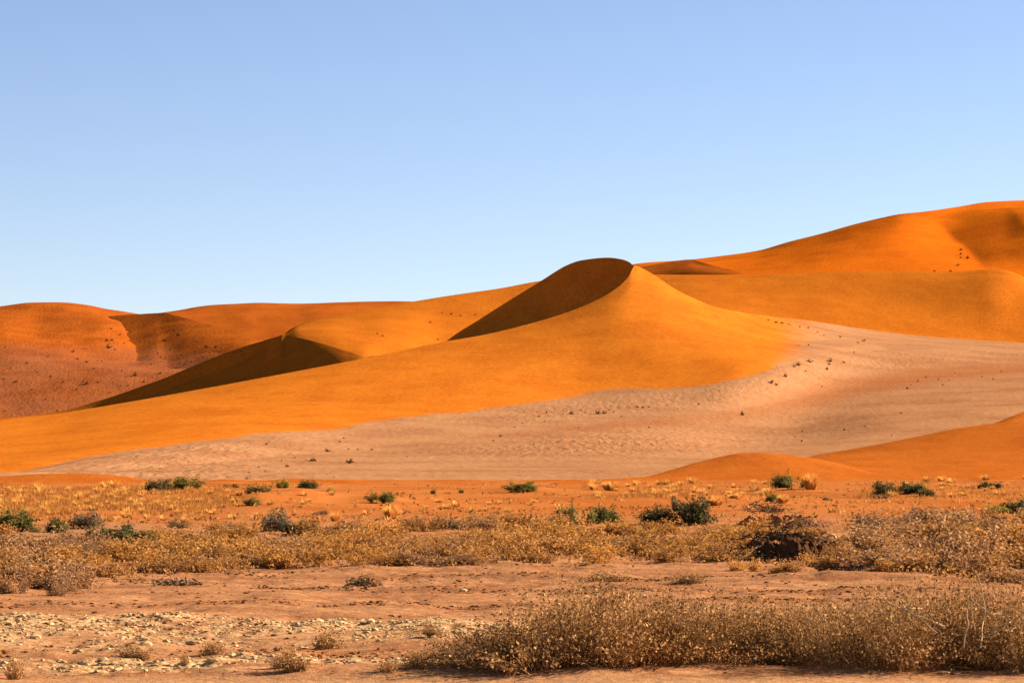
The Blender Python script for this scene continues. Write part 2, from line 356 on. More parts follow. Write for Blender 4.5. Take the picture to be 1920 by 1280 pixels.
low_e = [
 [(200,920,200),(600,920,200),(1000,920,200),(1300,920,200)],
 [(200,909,215),(330,908,215),(420,904,216),(520,905,216),(640,903,216),(740,907,216),(860,905,216),(960,908,215),(1060,905,216),(1180,908,215),(1300,911,214)],
 [(200,906,224),(330,905.5,224),(420,899,226),(480,902,226),(560,898,228),(640,899.5,228),(720,904,226),(800,901,227),(880,899,228),(960,904,226),(1050,899,228),(1130,902,226),(1200,905,224),(1300,909,222)],
 [(200,915,245),(600,913,250),(1000,913,250),(1300,915,245)],
]
loft('low_drifts', low_e, (), (8, 8, 10), columns(200, 1300, 6), M['low'],
     'low uneven orange drifts where the gravel slope meets the plain', None, 0.10, 7.0)
low_c = [
 [(-400,917,198),(0,916,200),(150,916,202),(300,916,202),(420,916,204)],
 [(-400,903,212),(0,899,216),(100,895,218),(200,896,218),(300,904,214),(420,908,211)],
 [(-400,896,222),(0,892.5,226),(60,888.5,228),(150,887,228),(200,889.5,228),(240,893.5,226),(300,901,220),(420,907,214)],
 [(-400,905,236),(0,902,240),(150,899,242),(300,908,230),(420,909,220)],
]
loft('low_dune_left', low_c, (2,), (12, 12, 10), columns(-400, 420, 6), M['low'],
     'low sand swell at the left edge of the plain', None, 0.05, 6.0)
small_d = [
 [(1850,800,385),(1880,796,388),(1930,796,392),(2300,800,400)],
 [(1850,798,400),(1878,788,402),(1900,779,404),(1925,770,408),(2000,758,412),(2100,770,412),(2300,790,410)],
 [(1850,805,430),(1900,800,435),(2000,790,440),(2300,800,430)],
]
loft('low_dune_edge', small_d, (1,), (12, 10), columns(1850, 2300, 5), M['low'],
     'small dark sand crest cut by the right edge of the picture', None)

# ------------------------------------------------------------------ the plain
HUMMOCKS = [(-9.6, 128.0, 0.55, 1.7, 5.0), (-11.2, 123.0, 0.30, 1.2, 4.0), (-7.6, 135.0, 0.40, 1.8, 5.0), (-21.8, 180.0, 0.55, 2.4, 7.0), (-5.9, 129.0, 0.22, 1.5, 4.0), (0.5, 163.0, 0.30, 2.0, 6.0), (15.2, 158.0, 0.35, 2.4, 6.0), (20.5, 148.0, 0.35, 3.2, 6.0), (5.6, 168.0, 0.22, 2.2, 6.0), (-16.0, 145.0, 0.18, 4.0, 8.0), (9.5, 140.0, 0.18, 4.0, 7.0), (2.0, 130.0, 0.12, 3.0, 6.0)]
def ground_z(X, Y):
    near = 1 - smooth(Y, 60, 130)
    z = 0.10 * fbm(X, Y, 14.0, 3, 11) * smooth(Y, 34, 70) + 0.05 * fbm(X, Y*0.6, 5.0, 3, 12)
    z = z + near * (0.034 * fbm(X, Y*0.5, 0.9, 3, 13) )
    stony = smooth(pale_mask(X, Y), 0.2, 0.7)
    z = z + near * 0.034 * np.abs(fbm(X, Y*0.7, 0.28, 2, 14)) * (0.35 + stony)
    z = z + 0.07 * bell(Y + 0.22*X, 51.5, 0.7) * smooth(fbm(X, Y*0, 3.0, 2, 15), -0.5, 0.4)      # graded windrows of soil beside the track
    z = z + 0.06 * bell(Y + 0.30*X, 47.0, 0.5) * smooth(fbm(X, Y*0, 2.2, 2, 16), -0.3, 0.5)
    z = z + 0.05 * bell(Y - 0.10*X, 41.5, 0.5) * smooth(fbm(X, Y*0, 2.6, 2, 18), -0.1, 0.5)
    z = z + 0.30 * np.clip(fbm(X, Y*0.5, 3.6, 3, 19), 0, 1) * smooth(Y, 95, 120) * (1 - smooth(Y, 205, 225)) * smooth(fbm(X, Y, 22, 2, 20), -0.4, 0.5)
    for hx, hy, hh, wx, wy in HUMMOCKS: z = z + hh * bell(X, hx, wx) * bell(Y, hy, wy)
    track = 1 - smooth(Y, 27.4, 28.6)
    z = z * (1 - 0.8*track)
    far = smooth(Y, 140, 215)
    return z * (1 - far * 0.5) - 4.0 * smooth(Y, 236, 300)       # the plain runs in under the dunes
def pale_mask(X, Y):
    e = 0.9 * fbm(X, Y, 2.2, 3, 21)
    a = smooth(Y + e, 31.5, 33.2) * (1 - smooth(Y + e, 36.6, 38.8)) * (1 - smooth(X, 0.2, 1.6))
    b = smooth(Y + e*0.6, 28.6, 29.2) * (1 - smooth(Y + e*0.5, 30.0, 30.9)) * (1 - smooth(X, -0.6, 0.2)) * 0.85
    return np.clip(np.maximum(a, b) * (0.75 + 0.5*fbm(X, Y*0.5, 1.3, 2, 22)), 0, 1)
gx = np.concatenate([np.arange(-5.6, 5.6, 0.055), np.arange(5.6, 9.0, 0.12), np.arange(9.0, 24.0, 0.35), np.arange(24, 46, 0.6), np.geomspace(46, 9000, 36)])
gx = np.unique(np.round(np.concatenate([gx, -gx[gx > 5.5]]), 4))
gy = np.concatenate([np.linspace(-3000, 20, 24), np.arange(20.5, 26.5, 0.5), np.arange(26.5, 53, 0.075), np.arange(53, 75, 0.18), np.arange(75, 130, 0.5), np.arange(130, 260, 1.5), np.geomspace(262, 12000, 36)])
GX, GY = np.meshgrid(gx, gy)
GZ = ground_z(GX, GY)
GV = np.stack([GX, GY, GZ], -1).reshape(-1, 3)
GF = grid_faces(len(gy), len(gx))
g_at = {'pale': pale_mask(GV[:, 0], GV[:, 1]),
        'orange': smooth(GV[:, 1] + 6*fbm(GV[:, 0], GV[:, 1], 9, 3, 31), 72, 112),
        'track': 1 - smooth(GV[:, 1], 27.3, 28.4)}
def ground_material():
    m, nt, b = newmat('desert_ground'); L = nt.links
    g = nt.nodes.new('ShaderNodeNewGeometry').outputs['Position']
    st = nt.nodes.new('ShaderNodeMapping'); L.new(g, st.inputs[0]); st.inputs['Scale'].default_value = (0.35, 1.0, 1.0)
    c = mix(nt, ramp(nt, noise(nt, st.outputs[0], 0.9, 5.0, 0.65), 0.36, 0.66), (0.395, 0.168, 0.066), (0.275, 0.10, 0.036))
    c = mix(nt, ramp(nt, noise(nt, st.outputs[0], 2.3, 4.0, 0.7), 0.56, 0.74), c, (0.48, 0.24, 0.10))
    c = mix(nt, attr(nt, 'orange'), c, mix(nt, ramp(nt, noise(nt, g, 0.12, 4.0, 0.6), 0.38, 0.65), (0.43, 0.128, 0.028), (0.35, 0.092, 0.018)))
    pm = math_(nt, 'MULTIPLY', attr(nt, 'pale'), ramp(nt, noise(nt, g, 5.0, 3.0, 0.7), 0.38, 0.6))
    c = mix(nt, pm, c, (0.58, 0.345, 0.145))
    c = mix(nt, math_(nt, 'MULTIPLY', attr(nt, 'track'), 0.7), c, (0.42, 0.21, 0.085))
    fine = noise(nt, g, 9.0, 5.0, 0.75)
    c = mix(nt, 1.0, c, mix(nt, ramp(nt, fine, 0.3, 0.7), (0.72, 0.68, 0.62), (1.22, 1.22, 1.22)), 'MULTIPLY')
    L.new(c, b.inputs['Base Color'])
    h = math_(nt, 'ADD', math_(nt, 'MULTIPLY', fine, 0.035), math_(nt, 'MULTIPLY', noise(nt, g, 2.5, 4.0, 0.6), 0.05))
    bp = N(nt, 'ShaderNodeBump', Strength=0.7, Distance=1.0); L.new(h, bp.inputs['Height']); L.new(bp.outputs[0], b.inputs['Normal'])
    return m
M['ground'] = ground_material()
go = link('ground', mesh_data('ground', GV, [GF], [M['ground']], None, g_at, True))
tag(go, 'flat desert plain of orange sand and brown earth before the dunes', None, None, 'structure'); TERRAIN.append((GV, GF))

# ------------------------------------------------------------------ placing things on the ground
DUNE_TREES = [BVHTree.FromPolygons(v.tolist(), f.tolist()) for v, f in TERRAIN[:-1]]
def on_dune(x, y):
    d = Vector(direction(x, y)).normalized(); best = None
    for t in DUNE_TREES:
        h = t.ray_cast(Vector((0, 0, CAM_H)), d)
        if h[0] is not None and (best is None or h[3] < best[3]): best = h
    return best
def on_ground(x, y):                    # where the plain is seen at photograph pixel (x, y)
    dx, dy, dz = direction(x, y); Y = CAM_H / max(-dz/dy, 1e-4)
    for _ in range(12):
        Y = 0.5*Y + 0.5*(CAM_H - float(ground_z(np.array(dx/dy*Y), np.array(Y)))) / max(-dz/dy, 1e-4)
    X = dx/dy*Y
    return X, Y, float(ground_z(np.array(X), np.array(Y)))
def gz(X, Y): return float(ground_z(np.array(float(X)), np.array(float(Y))))

# ------------------------------------------------------------------ plant materials and builders
def leaf_material(name, dark, light, rough=0.85, spread=0.35, trans=0.4):
    m, nt, b = newmat(name); L = nt.links
    c = mix(nt, attr(nt, 'tint'), dark, light)
    r = nt.nodes.new('ShaderNodeObjectInfo').outputs['Random']
    k = nt.nodes.new('ShaderNodeMapRange'); L.new(r, k.inputs[0]); k.inputs[3].default_value = 1-spread*0.5; k.inputs[4].default_value = 1+spread*0.5
    cc = nt.nodes.new('ShaderNodeCombineColor')
    for i in range(3): L.new(k.outputs[0], cc.inputs[i])
    c = mix(nt, 1.0, c, cc.outputs[0], 'MULTIPLY')
    L.new(c, b.inputs['Base Color']); b.inputs['Roughness'].default_value = rough
    tr = nt.nodes.new('ShaderNodeBsdfTranslucent'); L.new(c, tr.inputs['Color'])
    mx = nt.nodes.new('ShaderNodeMixShader'); mx.inputs[0].default_value = trans
    L.new(b.outputs[0], mx.inputs[1]); L.new(tr.outputs[0], mx.inputs[2]); L.new(mx.outputs[0], nt.nodes['Material Output'].inputs['Surface'])
    return m
M['pod'] = leaf_material('dry_seed_heads', (0.125, 0.048, 0.010), (0.82, 0.42, 0.145), 0.7, 0.2, 0.26)
M['gold'] = leaf_material('golden_dry_leaves', (0.27, 0.098, 0.015), (0.70, 0.32, 0.075))
M['brown'] = leaf_material('brown_dry_leaves', (0.19, 0.070, 0.013), (0.60, 0.27, 0.078))
M['greybrown'] = leaf_material('greyish_dry_leaves', (0.19, 0.082, 0.026), (0.56, 0.28, 0.115))
M['green'] = leaf_material('shrub_green', (0.080, 0.066, 0.014), (0.26, 0.205, 0.055))
M['dark'] = leaf_material('shrub_dark_green', (0.050, 0.038, 0.012), (0.185, 0.140, 0.046))
M['grey'] = leaf_material('shrub_grey', (0.10, 0.062, 0.028), (0.32, 0.205, 0.10))
M['olive'] = leaf_material('shrub_olive', (0.10, 0.078, 0.014), (0.36, 0.25, 0.050))
M['lime'] = leaf_material('shrub_yellow_green', (0.20, 0.14, 0.02), (0.56, 0.38, 0.07))
M['straw'] = leaf_material('straw_grass', (0.50, 0.20, 0.034), (0.88, 0.42, 0.095))
M['speck'] = leaf_material('dune_shrub_leaves', (0.070, 0.028, 0.008), (0.26, 0.105, 0.028))
def plain(name, c, grain=6.0, amt=0.3):
    m, nt, b = newmat(name); g = nt.nodes.new('ShaderNodeTexCoord').outputs['Object']
    n = noise(nt, g, grain, 4.0, 0.65)
    nt.links.new(mix(nt, ramp(nt, n, 0.3, 0.7), tuple(x*(1-amt) for x in c), tuple(x*(1+amt) for x in c)), b.inputs['Base Color'])
    return m
M['stem'] = plain('dry_stem', (0.34, 0.165, 0.058))
M['stem_dark'] = plain('dark_stem', (0.055, 0.034, 0.018))
M['deadwood'] = plain('bleached_wood', (0.52, 0.32, 0.14), 9.0, 0.25)
M['oldwood'] = plain('weathered_wood', (0.18, 0.105, 0.052), 9.0, 0.35)
M['stone'] = plain('pale_stone', (0.54, 0.315, 0.125), 7.0, 0.3)
M['clod'] = plain('soil_clod', (0.17, 0.060, 0.019), 8.0, 0.4)
M['mound'] = plain('mound_earth', (0.085, 0.032, 0.012), 5.0, 0.45)

def unit(v): return v / (np.linalg.norm(v, axis=-1, keepdims=True) + 1e-9)
def leaves(pos, size, rng, kind='diamond', slim=0.5):
    n = len(pos); u = unit(rng.normal(size=(n, 3))); v = unit(np.cross(u, rng.normal(size=(n, 3))))
    s = np.broadcast_to(np.asarray(size), (n,))[:, None]
    if kind == 'diamond':
        V = np.stack([pos + u*s, pos + v*s*slim, pos - u*s, pos - v*s*slim], 1).reshape(-1, 3)
        F = np.arange(4*n).reshape(n, 4); k = 4
    else:
        w = np.cross(u, v)
        V = np.stack([pos + u*s, pos - u*s*0.5 + v*s*slim, pos - u*s*0.5 - v*s*slim*0.5 + w*s*slim*0.87, pos - u*s*0.5 - v*s*slim*0.5 - w*s*slim*0.87], 1).reshape(-1, 3)
        b = (4*np.arange(n))[:, None]
        F = np.concatenate([b+np.array([0, 1, 2]), b+np.array([0, 2, 3]), b+np.array([0, 3, 1]), b+np.array([1, 3, 2])]); k = 4
    return V, F, k
def tubes(P, rad, sides=3):
    """P: (n, k, 3) polylines, rad: (n, k)"""
    n, k, _ = P.shape
    T = unit(np.gradient(P, axis=1)); ref = np.where(np.abs(T[..., 2:3]) > 0.9, np.array([1., 0, 0]), np.array([0., 0, 1.]))
    A = unit(np.cross(T, ref)); B = np.cross(T, A)
    ang = np.arange(sides)/sides*2*math.pi
    V = P[:, :, None, :] + rad[:, :, None, None]*(np.cos(ang)[None, None, :, None]*A[:, :, None, :] + np.sin(ang)[None, None, :, None]*B[:, :, None, :])
    base = (np.arange(n)*k*sides)[:, None, None]; i = np.arange(k-1)[None, :, None]*sides; j = np.arange(sides)[None, None, :]; jn = (j+1) % sides
    F = np.stack([base+i+j, base+i+jn, base+i+sides+jn, base+i+sides+j], -1).reshape(-1, 4)
    return V.reshape(-1, 3), F
def bush(rng, w, d, h, ntwig, nleaf, size, lm, sm, kind='diamond', slim=0.5, rad=0.006, lo=0.25, flat=0.0, lobes=0, jit=0.05, upright=0.0):
    """returns crown mesh, stem mesh for a rounded, uneven shrub standing on z = 0"""
    th = rng.uniform(0, 2*math.pi, ntwig); ph = np.arccos(rng.uniform(0.02 + upright*0.5, 1.0, ntwig))
    rr = rng.uniform(0.55, 1.05, ntwig) * (1 + 0.28*np.sin(3*th + rng.uniform(0, 6)) * np.sin(ph) + 0.2*np.sin(5*th + rng.uniform(0, 6)))
    tip = np.stack([w/2*np.sin(ph)*np.cos(th)*rr, d/2*np.sin(ph)*np.sin(th)*rr, h*np.cos(ph)**(0.8-flat*0.3)*np.clip(rr, 0.4, 1.12) + 0.02], -1)
    if lobes:
        c = rng.uniform(-1, 1, (lobes, 2)); kk = rng.integers(0, lobes, ntwig); sc = rng.uniform(0.55, 1.0, lobes)
        tip = tip*np.array([0.55, 0.55, 1.0])*np.stack([sc[kk]]*3, -1) + np.concatenate([c[kk]*np.array([w*0.30, d*0.30]), np.zeros((ntwig, 1))], 1)
        root = np.concatenate([c[kk]*np.array([w*0.24, d*0.24]) + rng.normal(size=(ntwig, 2))*0.05*w, np.full((ntwig, 1), -0.03)], 1)
    else:
        root = np.concatenate([tip[:, :2]*rng.uniform(0.02, 0.45, (ntwig, 1)), np.full((ntwig, 1), -0.03)], 1)
    mid = 0.5*(root + tip) + np.concatenate([-(tip-root)[:, :2]*0.10, np.full((ntwig, 1), 0.12*h)], 1) + rng.normal(size=(ntwig, 3))*0.04*h
    t = np.linspace(0, 1, 5)[None, :, None]
    P = (1-t)**2*root[:, None] + 2*t*(1-t)*mid[:, None] + t**2*tip[:, None]
    rd = np.linspace(1, 0.3, 5)[None, :]*rad*rng.uniform(0.6, 1.3, (ntwig, 1))
    SV, SF = tubes(P, rd, 3)
    k = rng.integers(0, ntwig, nleaf); tt = (lo + (1-lo)*rng.uniform(0, 1, nleaf)**0.75)[:, None]
    pos = (1-tt)**2*root[k] + 2*tt*(1-tt)*mid[k] + tt**2*tip[k] + rng.normal(size=(nleaf, 3))*jit*h
    pos[:, 2] = np.abs(pos[:, 2]) + size*0.3
    LV, LF, m = leaves(pos, size*rng.uniform(0.55, 1.35, nleaf), rng, kind, slim)
    tint = np.repeat(np.clip(rng.beta(1.3, 1.6, nleaf), 0, 1), m)
    crown = mesh_data('crown', LV, [LF], [lm], None, {'tint': tint})
    stems = mesh_data('stems', SV, [SF], [sm])
    return crown, stems, (LV, LF, tint, SV, SF)
def thicket(rng, w, d, h, ntwig, nleaf, size, lm, sm, rad):
    """a dense stand of upright fine stems with seed heads, uneven on top"""
    a = rng.uniform(0, 2*math.pi, ntwig); q = np.sqrt(rng.uniform(0, 1, ntwig)); k = rng.integers(0, 9, ntwig)
    cx = rng.uniform(-1, 1, (9, 2))*0.36; hs = rng.uniform(0.42, 1.18, 9)
    xy = cx[k]*np.array([w, d]) + np.stack([np.cos(a), np.sin(a)], -1)*(q*0.24)[:, None]*np.array([w, d])
    rr = np.linalg.norm(xy/np.array([w/2, d/2]), axis=1)
    hh = h*hs[k]*(1 - 0.45*np.clip(rr, 0, 1.2)**2)*rng.uniform(0.35, 1.08, ntwig)
    root = np.concatenate([xy*0.72, np.full((ntwig, 1), -0.03)], 1)
    lean = xy/np.array([w, d])*0.45*h + rng.normal(size=(ntwig, 2))*0.16*h
    tip = np.concatenate([xy + lean, np.maximum(hh, 0.06)[:, None]], 1)
    mid = 0.5*(root+tip) + rng.normal(size=(ntwig, 3))*0.035 + np.array([0, 0, 0.05*h])
    t = np.linspace(0, 1, 5)[None, :, None]
    P = (1-t)**2*root[:, None] + 2*t*(1-t)*mid[:, None] + t**2*tip[:, None]
    SV, SF = tubes(P, np.linspace(1, 0.35, 5)[None, :]*rad*rng.uniform(0.6, 1.5, (ntwig, 1)), 3)
    j = rng.integers(0, ntwig, nleaf); tt = (0.22 + 0.8*rng.uniform(0, 1, nleaf)**0.7)[:, None]
    pos = (1-tt)**2*root[j] + 2*tt*(1-tt)*mid[j] + tt**2*tip[j] + rng.normal(size=(nleaf, 3))*np.array([0.035, 0.035, 0.028])
    pos[:, 2] = np.abs(pos[:, 2]) + size*0.3
    LV, LF, m = leaves(pos, size*rng.uniform(0.5, 1.4, nleaf), rng, 'diamond', 0.6)
    return mesh_data('crown', LV, [LF], [lm], None, {'tint': np.repeat(rng.beta(0.9, 1.7, nleaf), m)}), mesh_data('stems', SV, [SF], [sm])
def one_mesh_bush(name, rng, lm, sm, *a, **kw):
    c, s, (LV, LF, tint, SV, SF) = bush(rng, *a, lm, sm, **kw)
    bpy.data.meshes.remove(c); bpy.data.meshes.remove(s)
    return mesh_data(name, np.concatenate([LV, SV]), [LF, SF + len(LV)], [lm, sm], [0, 1], {'tint': np.concatenate([tint, np.zeros(len(SV))])})
def place_bush(name, meshes, loc, sc, rz, label, cat, group):
    e = link(name, None, None, loc, rz, sc); tag(e, label, cat, group)
    link('crown', meshes[0], e); link('stems', meshes[1], e)
    return e
def tuft_mesh(name, rng, r, h, n, width):
    th = rng.uniform(0, 2*math.pi, n); lean = rng.uniform(0.05, 1.0, n)
    root = np.stack([np.cos(th), np.sin(th), 0*th - 0.3], -1)*(r*0.35*rng.uniform(0, 1, n))[:, None]*np.array([1, 1, 0.2])
    ln = rng.uniform(0.6, 1.1, n)
    tip = root + np.stack([np.cos(th)*r*lean*ln, np.sin(th)*r*lean*ln, h*ln*(1-0.55*lean**2)], -1)
    mid = 0.5*(root+tip) + np.stack([0*th, 0*th, 0.22*h*lean], -1)
    side = np.stack([-np.sin(th), np.cos(th), 0*th], -1)*width*rng.uniform(0.6, 1.4, (n, 1))
    V = np.stack([root-side, root+side, mid+side*0.8, mid-side*0.8, tip], 1).reshape(-1, 3); b = (5*np.arange(n))[:, None]
    tint = np.repeat(rng.uniform(0, 1, n), 5)
    return mesh_data(name, V, [b+np.array([[0, 1, 2, 3]]), b+np.array([[3, 2, 4]])], [M['straw']], None, {'tint': tint})

# ------------------------------------------------------------------ small shrubs scattered over the dunes
rng = np.random.default_rng(21)
speck = [one_mesh_bush('dune_shrub', rng, M['speck'], M['stem_dark'], 2.0, 1.6, 1.0, 14, 110, 0.16, rad=0.03, jit=0.10) for _ in range(5)]
def specks(pts, label, group, w0=7, h0=5):
    for p in pts:
        x, y = p[0], p[1]; w, h = (p[2], p[3]) if len(p) > 2 else (w0*random.uniform(0.45, 1.1), h0*random.uniform(0.45, 1.0))
        q = on_dune(x, y + h*0.3)
        if q is None: continue
        s = q[0].y / FPX
        o = link('dune_shrub', random.choice(speck), None, q[0] - Vector((0, 0, 0.08)), random.uniform(0, 6.28), (w*s/2.0, w*s/1.8, h*s/1.0))
        tag(o, label, 'shrub', group)
specks([(138,658,9,6),(159,654),(204,650,13,9),(201,638,10,6),(210,637,9,5),(192,635),(208,616),(233,643),(246,622),(294,629),(308,638,11,6),(325,627),(335,627,9,6),(369,639),(387,650,10,7),(404,650,9,6),(379,660),(381,668),(360,678),(348,682),(351,676),(301,669),(310,671),(296,662),(276,668),(283,683),(300,699,9,5),(254,702,12,9),(162,678,9,5),(183,676),(190,677),(146,673),(177,691),(192,692),(129,696),(162,718,12,7),(156,715),(183,716),(143,730),(154,745),(229,695),(451,658),(437,662),(10,651),(8,710),(30,715),(70,697),(95,705),(20,690),(60,730),(10,770),(40,765),(215,655),(225,627),(238,618),(262,640),(280,650),(290,645),(318,655),(340,665),(112,640),(90,668),(50,680),(118,716),(85,748),(205,735),(240,722),(270,715),(330,690),(108,770,6,4)],
       'small dark shrub in the hollow of the far red dune behind the left slope', 'shrubs in the far red hollow')
specks([(829,586),(846,588),(863,592),(891,589,5,4),(807,604),(707,625,5,4),(717,629,5,4),(821,636,6,4)],
       'tiny dark shrub on the sunlit face of the dune left of the dark slip face', 'shrubs on the sunlit dune behind the peak')
specks([(1802,468,9,6),(1801,476,7,5),(1815,483,11,6),(1801,483,6,5),(1796,497,7,5),(1782,508,8,4),(1752,508,7,4)],
       'small dark shrub in the valley on the highest dune', 'shrubs on the highest dune')
specks([(1620,638,10,5),(1609,642,6,4),(1518,677,14,6),(1497,683,15,7),(1489,686,9,6),(1556,676,11,8),(1554,682,9,5),(1550,691,12,5),(1582,679,7,5),(1472,704,13,7),(1447,716,15,8),(1455,720,9,6),(1497,647),(1516,646),(1575,631),(1478,607),(1455,604,10,4),(1516,614),(1533,622),(1466,605,9,4),(1482,609),(1601,660),(1541,724),(1510,695),(1500,612),(1545,628),(1440,600)],
       'small brown shrub along the right foot of the main orange dune', 'shrubs along the right foot of the main dune')
specks([(1790,699),(1736,707),(1721,714),(1708,721),(1701,727,8,5),(1759,711),(1780,712),(1767,721),(1877,696),(1841,706),(1862,710)],
       'small shrub in the reddish band across the gravel slope at the right', 'shrubs in the reddish band')
specks([(1689,774),(1583,805),(1622,799),(1491,818),(1504,826),(1504,808),(1672,816),(1032,779),(1025,773),(1021,789),(1090,769),(1097,773),(1143,768),(1181,764),(1195,762),(1205,763),(1217,762),(1250,759),(939,817,8,5),(925,825),(1001,832),(1085,801),(1219,794),(1217,801),(671,842),(697,842),(764,855),(654,841),(645,821),(1055,776),(1010,780),(500,832,9,5),(637,827),(538,873,10,6),(553,857),(497,882),(463,896,9,5),(467,885),(485,875),(528,863),(627,894),(980,792),(965,800),(1150,772),(1270,765),(1310,757),(1350,748),(1165,780)],
       'tiny shrub dotted on the grey gravel slope below the main dune', 'shrubs dotted on the gravel slope')
specks([(1071,774,11,8)], 'dark shrub at the left end of the shrub row on the gravel slope', 'larger shrubs on the gravel slope')
specks([(1121,773,13,8),(1133,773,12,8)], 'dark shrub of a touching pair on a reddish patch of gravel slope', 'larger shrubs on the gravel slope')
specks([(1392,775,11,10)], 'lone dark shrub on the line where the gravel slope breaks', 'larger shrubs on the gravel slope')
specks([(657,865,22,11)], 'broad low dark shrub alone on the lower gravel slope left of centre', 'larger shrubs on the gravel slope')
specks([(613,844,16,8)], 'dark rounded shrub on the gravel slope above the reddish patch', 'larger shrubs on the gravel slope')
specks([(585,862,26,8)], 'long low shrub on a reddish patch of the lower gravel slope', 'larger shrubs on the gravel slope')

# ------------------------------------------------------------------ shrubs on the plain
rng = np.random.default_rng(33)
KINDS = ('green', 'dark', 'grey', 'olive', 'lime', 'gold')
shrubs = {}
for kn in KINDS:
    shrubs[kn] = [bush(rng, 2.0, 1.7, 1.0, 90, 2600 if kn != 'grey' else 1300, 0.055, M[kn], M['stem_dark'], lo=0.3, lobes=5, jit=0.07, rad=0.010)[:2] for _ in range(2)]
shrubs['straw'] = [(tuft_mesh('crown', rng, 1.0, 1.0, 420, 0.028), tuft_mesh('stems', rng, 0.5, 0.6, 40, 0.02)) for _ in range(2)]
def shrub(x, y, w, h, kn, label, group='shrubs on the plain'):
    X, Y, Z = on_ground(x, y); s = Y/FPX
    cat = 'grass' if kn == 'straw' else 'shrub'; h = h*(1.22 if y > 975 else 1.0)
    place_bush('golden_grass_clump' if kn == 'straw' else 'desert_shrub', random.choice(shrubs[kn]), (X, Y, Z-0.02), (w*s/1.32, w*s/1.32, h*s/0.92), random.uniform(0, 6.28), label, cat, group)
for a in [
 (302,914,52,30,'dark','dark tangled grey shrub at the right end of the low left dune'),
 (352,917,58,26,'olive','dark olive shrub just right of the tangled grey one'),
 (436,914,26,10,'dark','tiny dark shrub alone where the gravel slope meets the plain at left'),
 (488,931,54,26,'olive','largest olive shrub on the sandy hummock left of centre'),
 (462,947,46,19,'olive','low olive shrub at the lower end of the sandy hummock'),
 (530,918,26,20,'lime','bright yellow-green shrub at the top of the sandy hummock'),
 (570,916,38,17,'dark','dark shrub at the right end of the sandy hummock'),
 (556,934,26,11,'olive','flat little olive shrub below the sandy hummock'),
 (622,927,15,17,'lime','small upright yellow-green shrub right of the sandy hummock'),
 (714,942,54,23,'olive','olive dome shrub standing alone on orange sand left of centre'),
 (976,922,58,22,'olive','olive shrub with a pointed top on the orange sand at centre'),
 (812,926,11,11,'olive','tiny olive shrub, left one of a pair on the orange sand'),
 (866,924,12,10,'olive','tiny olive shrub, right one of a pair on the orange sand'),
 (735,972,36,27,'straw','bright golden rounded grass clump with a long shadow left of centre'),
 (608,964,32,13,'grey','small grey shrub left of the golden grass clump'),
 (629,977,24,16,'straw','small golden grass clump below the small grey shrub'),
 (1484,922,56,32,'green','rounded green shrub beside a golden clump below the centre sand swell'),
 (1520,922,34,32,'straw','golden grass clump against the rounded green shrub'),
 (1446,941,34,18,'green','smaller green shrub below and left of the rounded green one'),
 (1468,943,26,18,'straw','golden grass clump at the foot of the smaller green shrub'),
 (1664,928,52,27,'dark','leftmost of three dark shrubs clustered at the right of the plain'),
 (1706,928,50,28,'dark','middle one of three dark shrubs clustered at the right'),
 (1742,930,42,17,'green','lowest and greenest of three shrubs clustered at the right'),
 (1852,916,40,17,'dark','blackish shrub with a shadow near the right edge of the plain'),
 (1895,886,16,9,'dark','tiny dark shrub on the low right dune, left of two'),
 (1914,888,14,9,'dark','tiny dark shrub on the low right dune at the edge'),
 (1343,947,34,19,'straw','golden grass clump on bare sand right of centre'),
 (1146,919,38,18,'straw','golden grass clump at the left end of the grassy strip'),
 (30,996,78,40,'green','grey-green shrub at the left edge behind the scrub belt'),
 (100,997,52,25,'green','bright green low shrub second from the left edge'),
 (166,990,60,34,'grey','grey twiggy shrub third from the left edge'),
 (222,1016,96,36,'dark','large dark green shrub in the scrub belt at left'),
 (272,1014,50,20,'green','small green shrub touching the large dark green one'),
 (522,994,68,40,'grey','grey shrub with a bare top at the back of the scrub belt'),
 (566,1000,62,28,'dark','dark green shrub tucked against the bare-topped grey one'),
 (330,990,40,15,'grey','faint grey shrub between the dark green and bare-topped shrubs'),
 (832,991,60,22,'grey','low greyish shrub at the back of the scrub belt at centre'),
 (1082,983,60,36,'green','taller left green shrub of a pair right of centre'),
 (1138,980,74,30,'green','broader right green shrub of a pair right of centre'),
 (1246,981,66,28,'dark','dark grey-green shrub left of the one with an upright sprig'),
 (1302,982,80,42,'dark','dark shrub with an upright sprig right of centre'),
 (1266,958,22,34,'grey','upright grey sprig rising from the dark shrubs right of centre'),
 (1912,962,60,28,'dark','dark green shrub cut by the right edge of the picture'),
 (1872,962,56,20,'lime','pale yellow-green shrub just left of the one at the right edge'),
 (1545,937,20,10,'grey','small bluish grey shrub below the golden clump at right'),
 (1650,934,30,9,'grey','flat grey shrub under the cluster of three dark shrubs'),
]: shrub(*a)
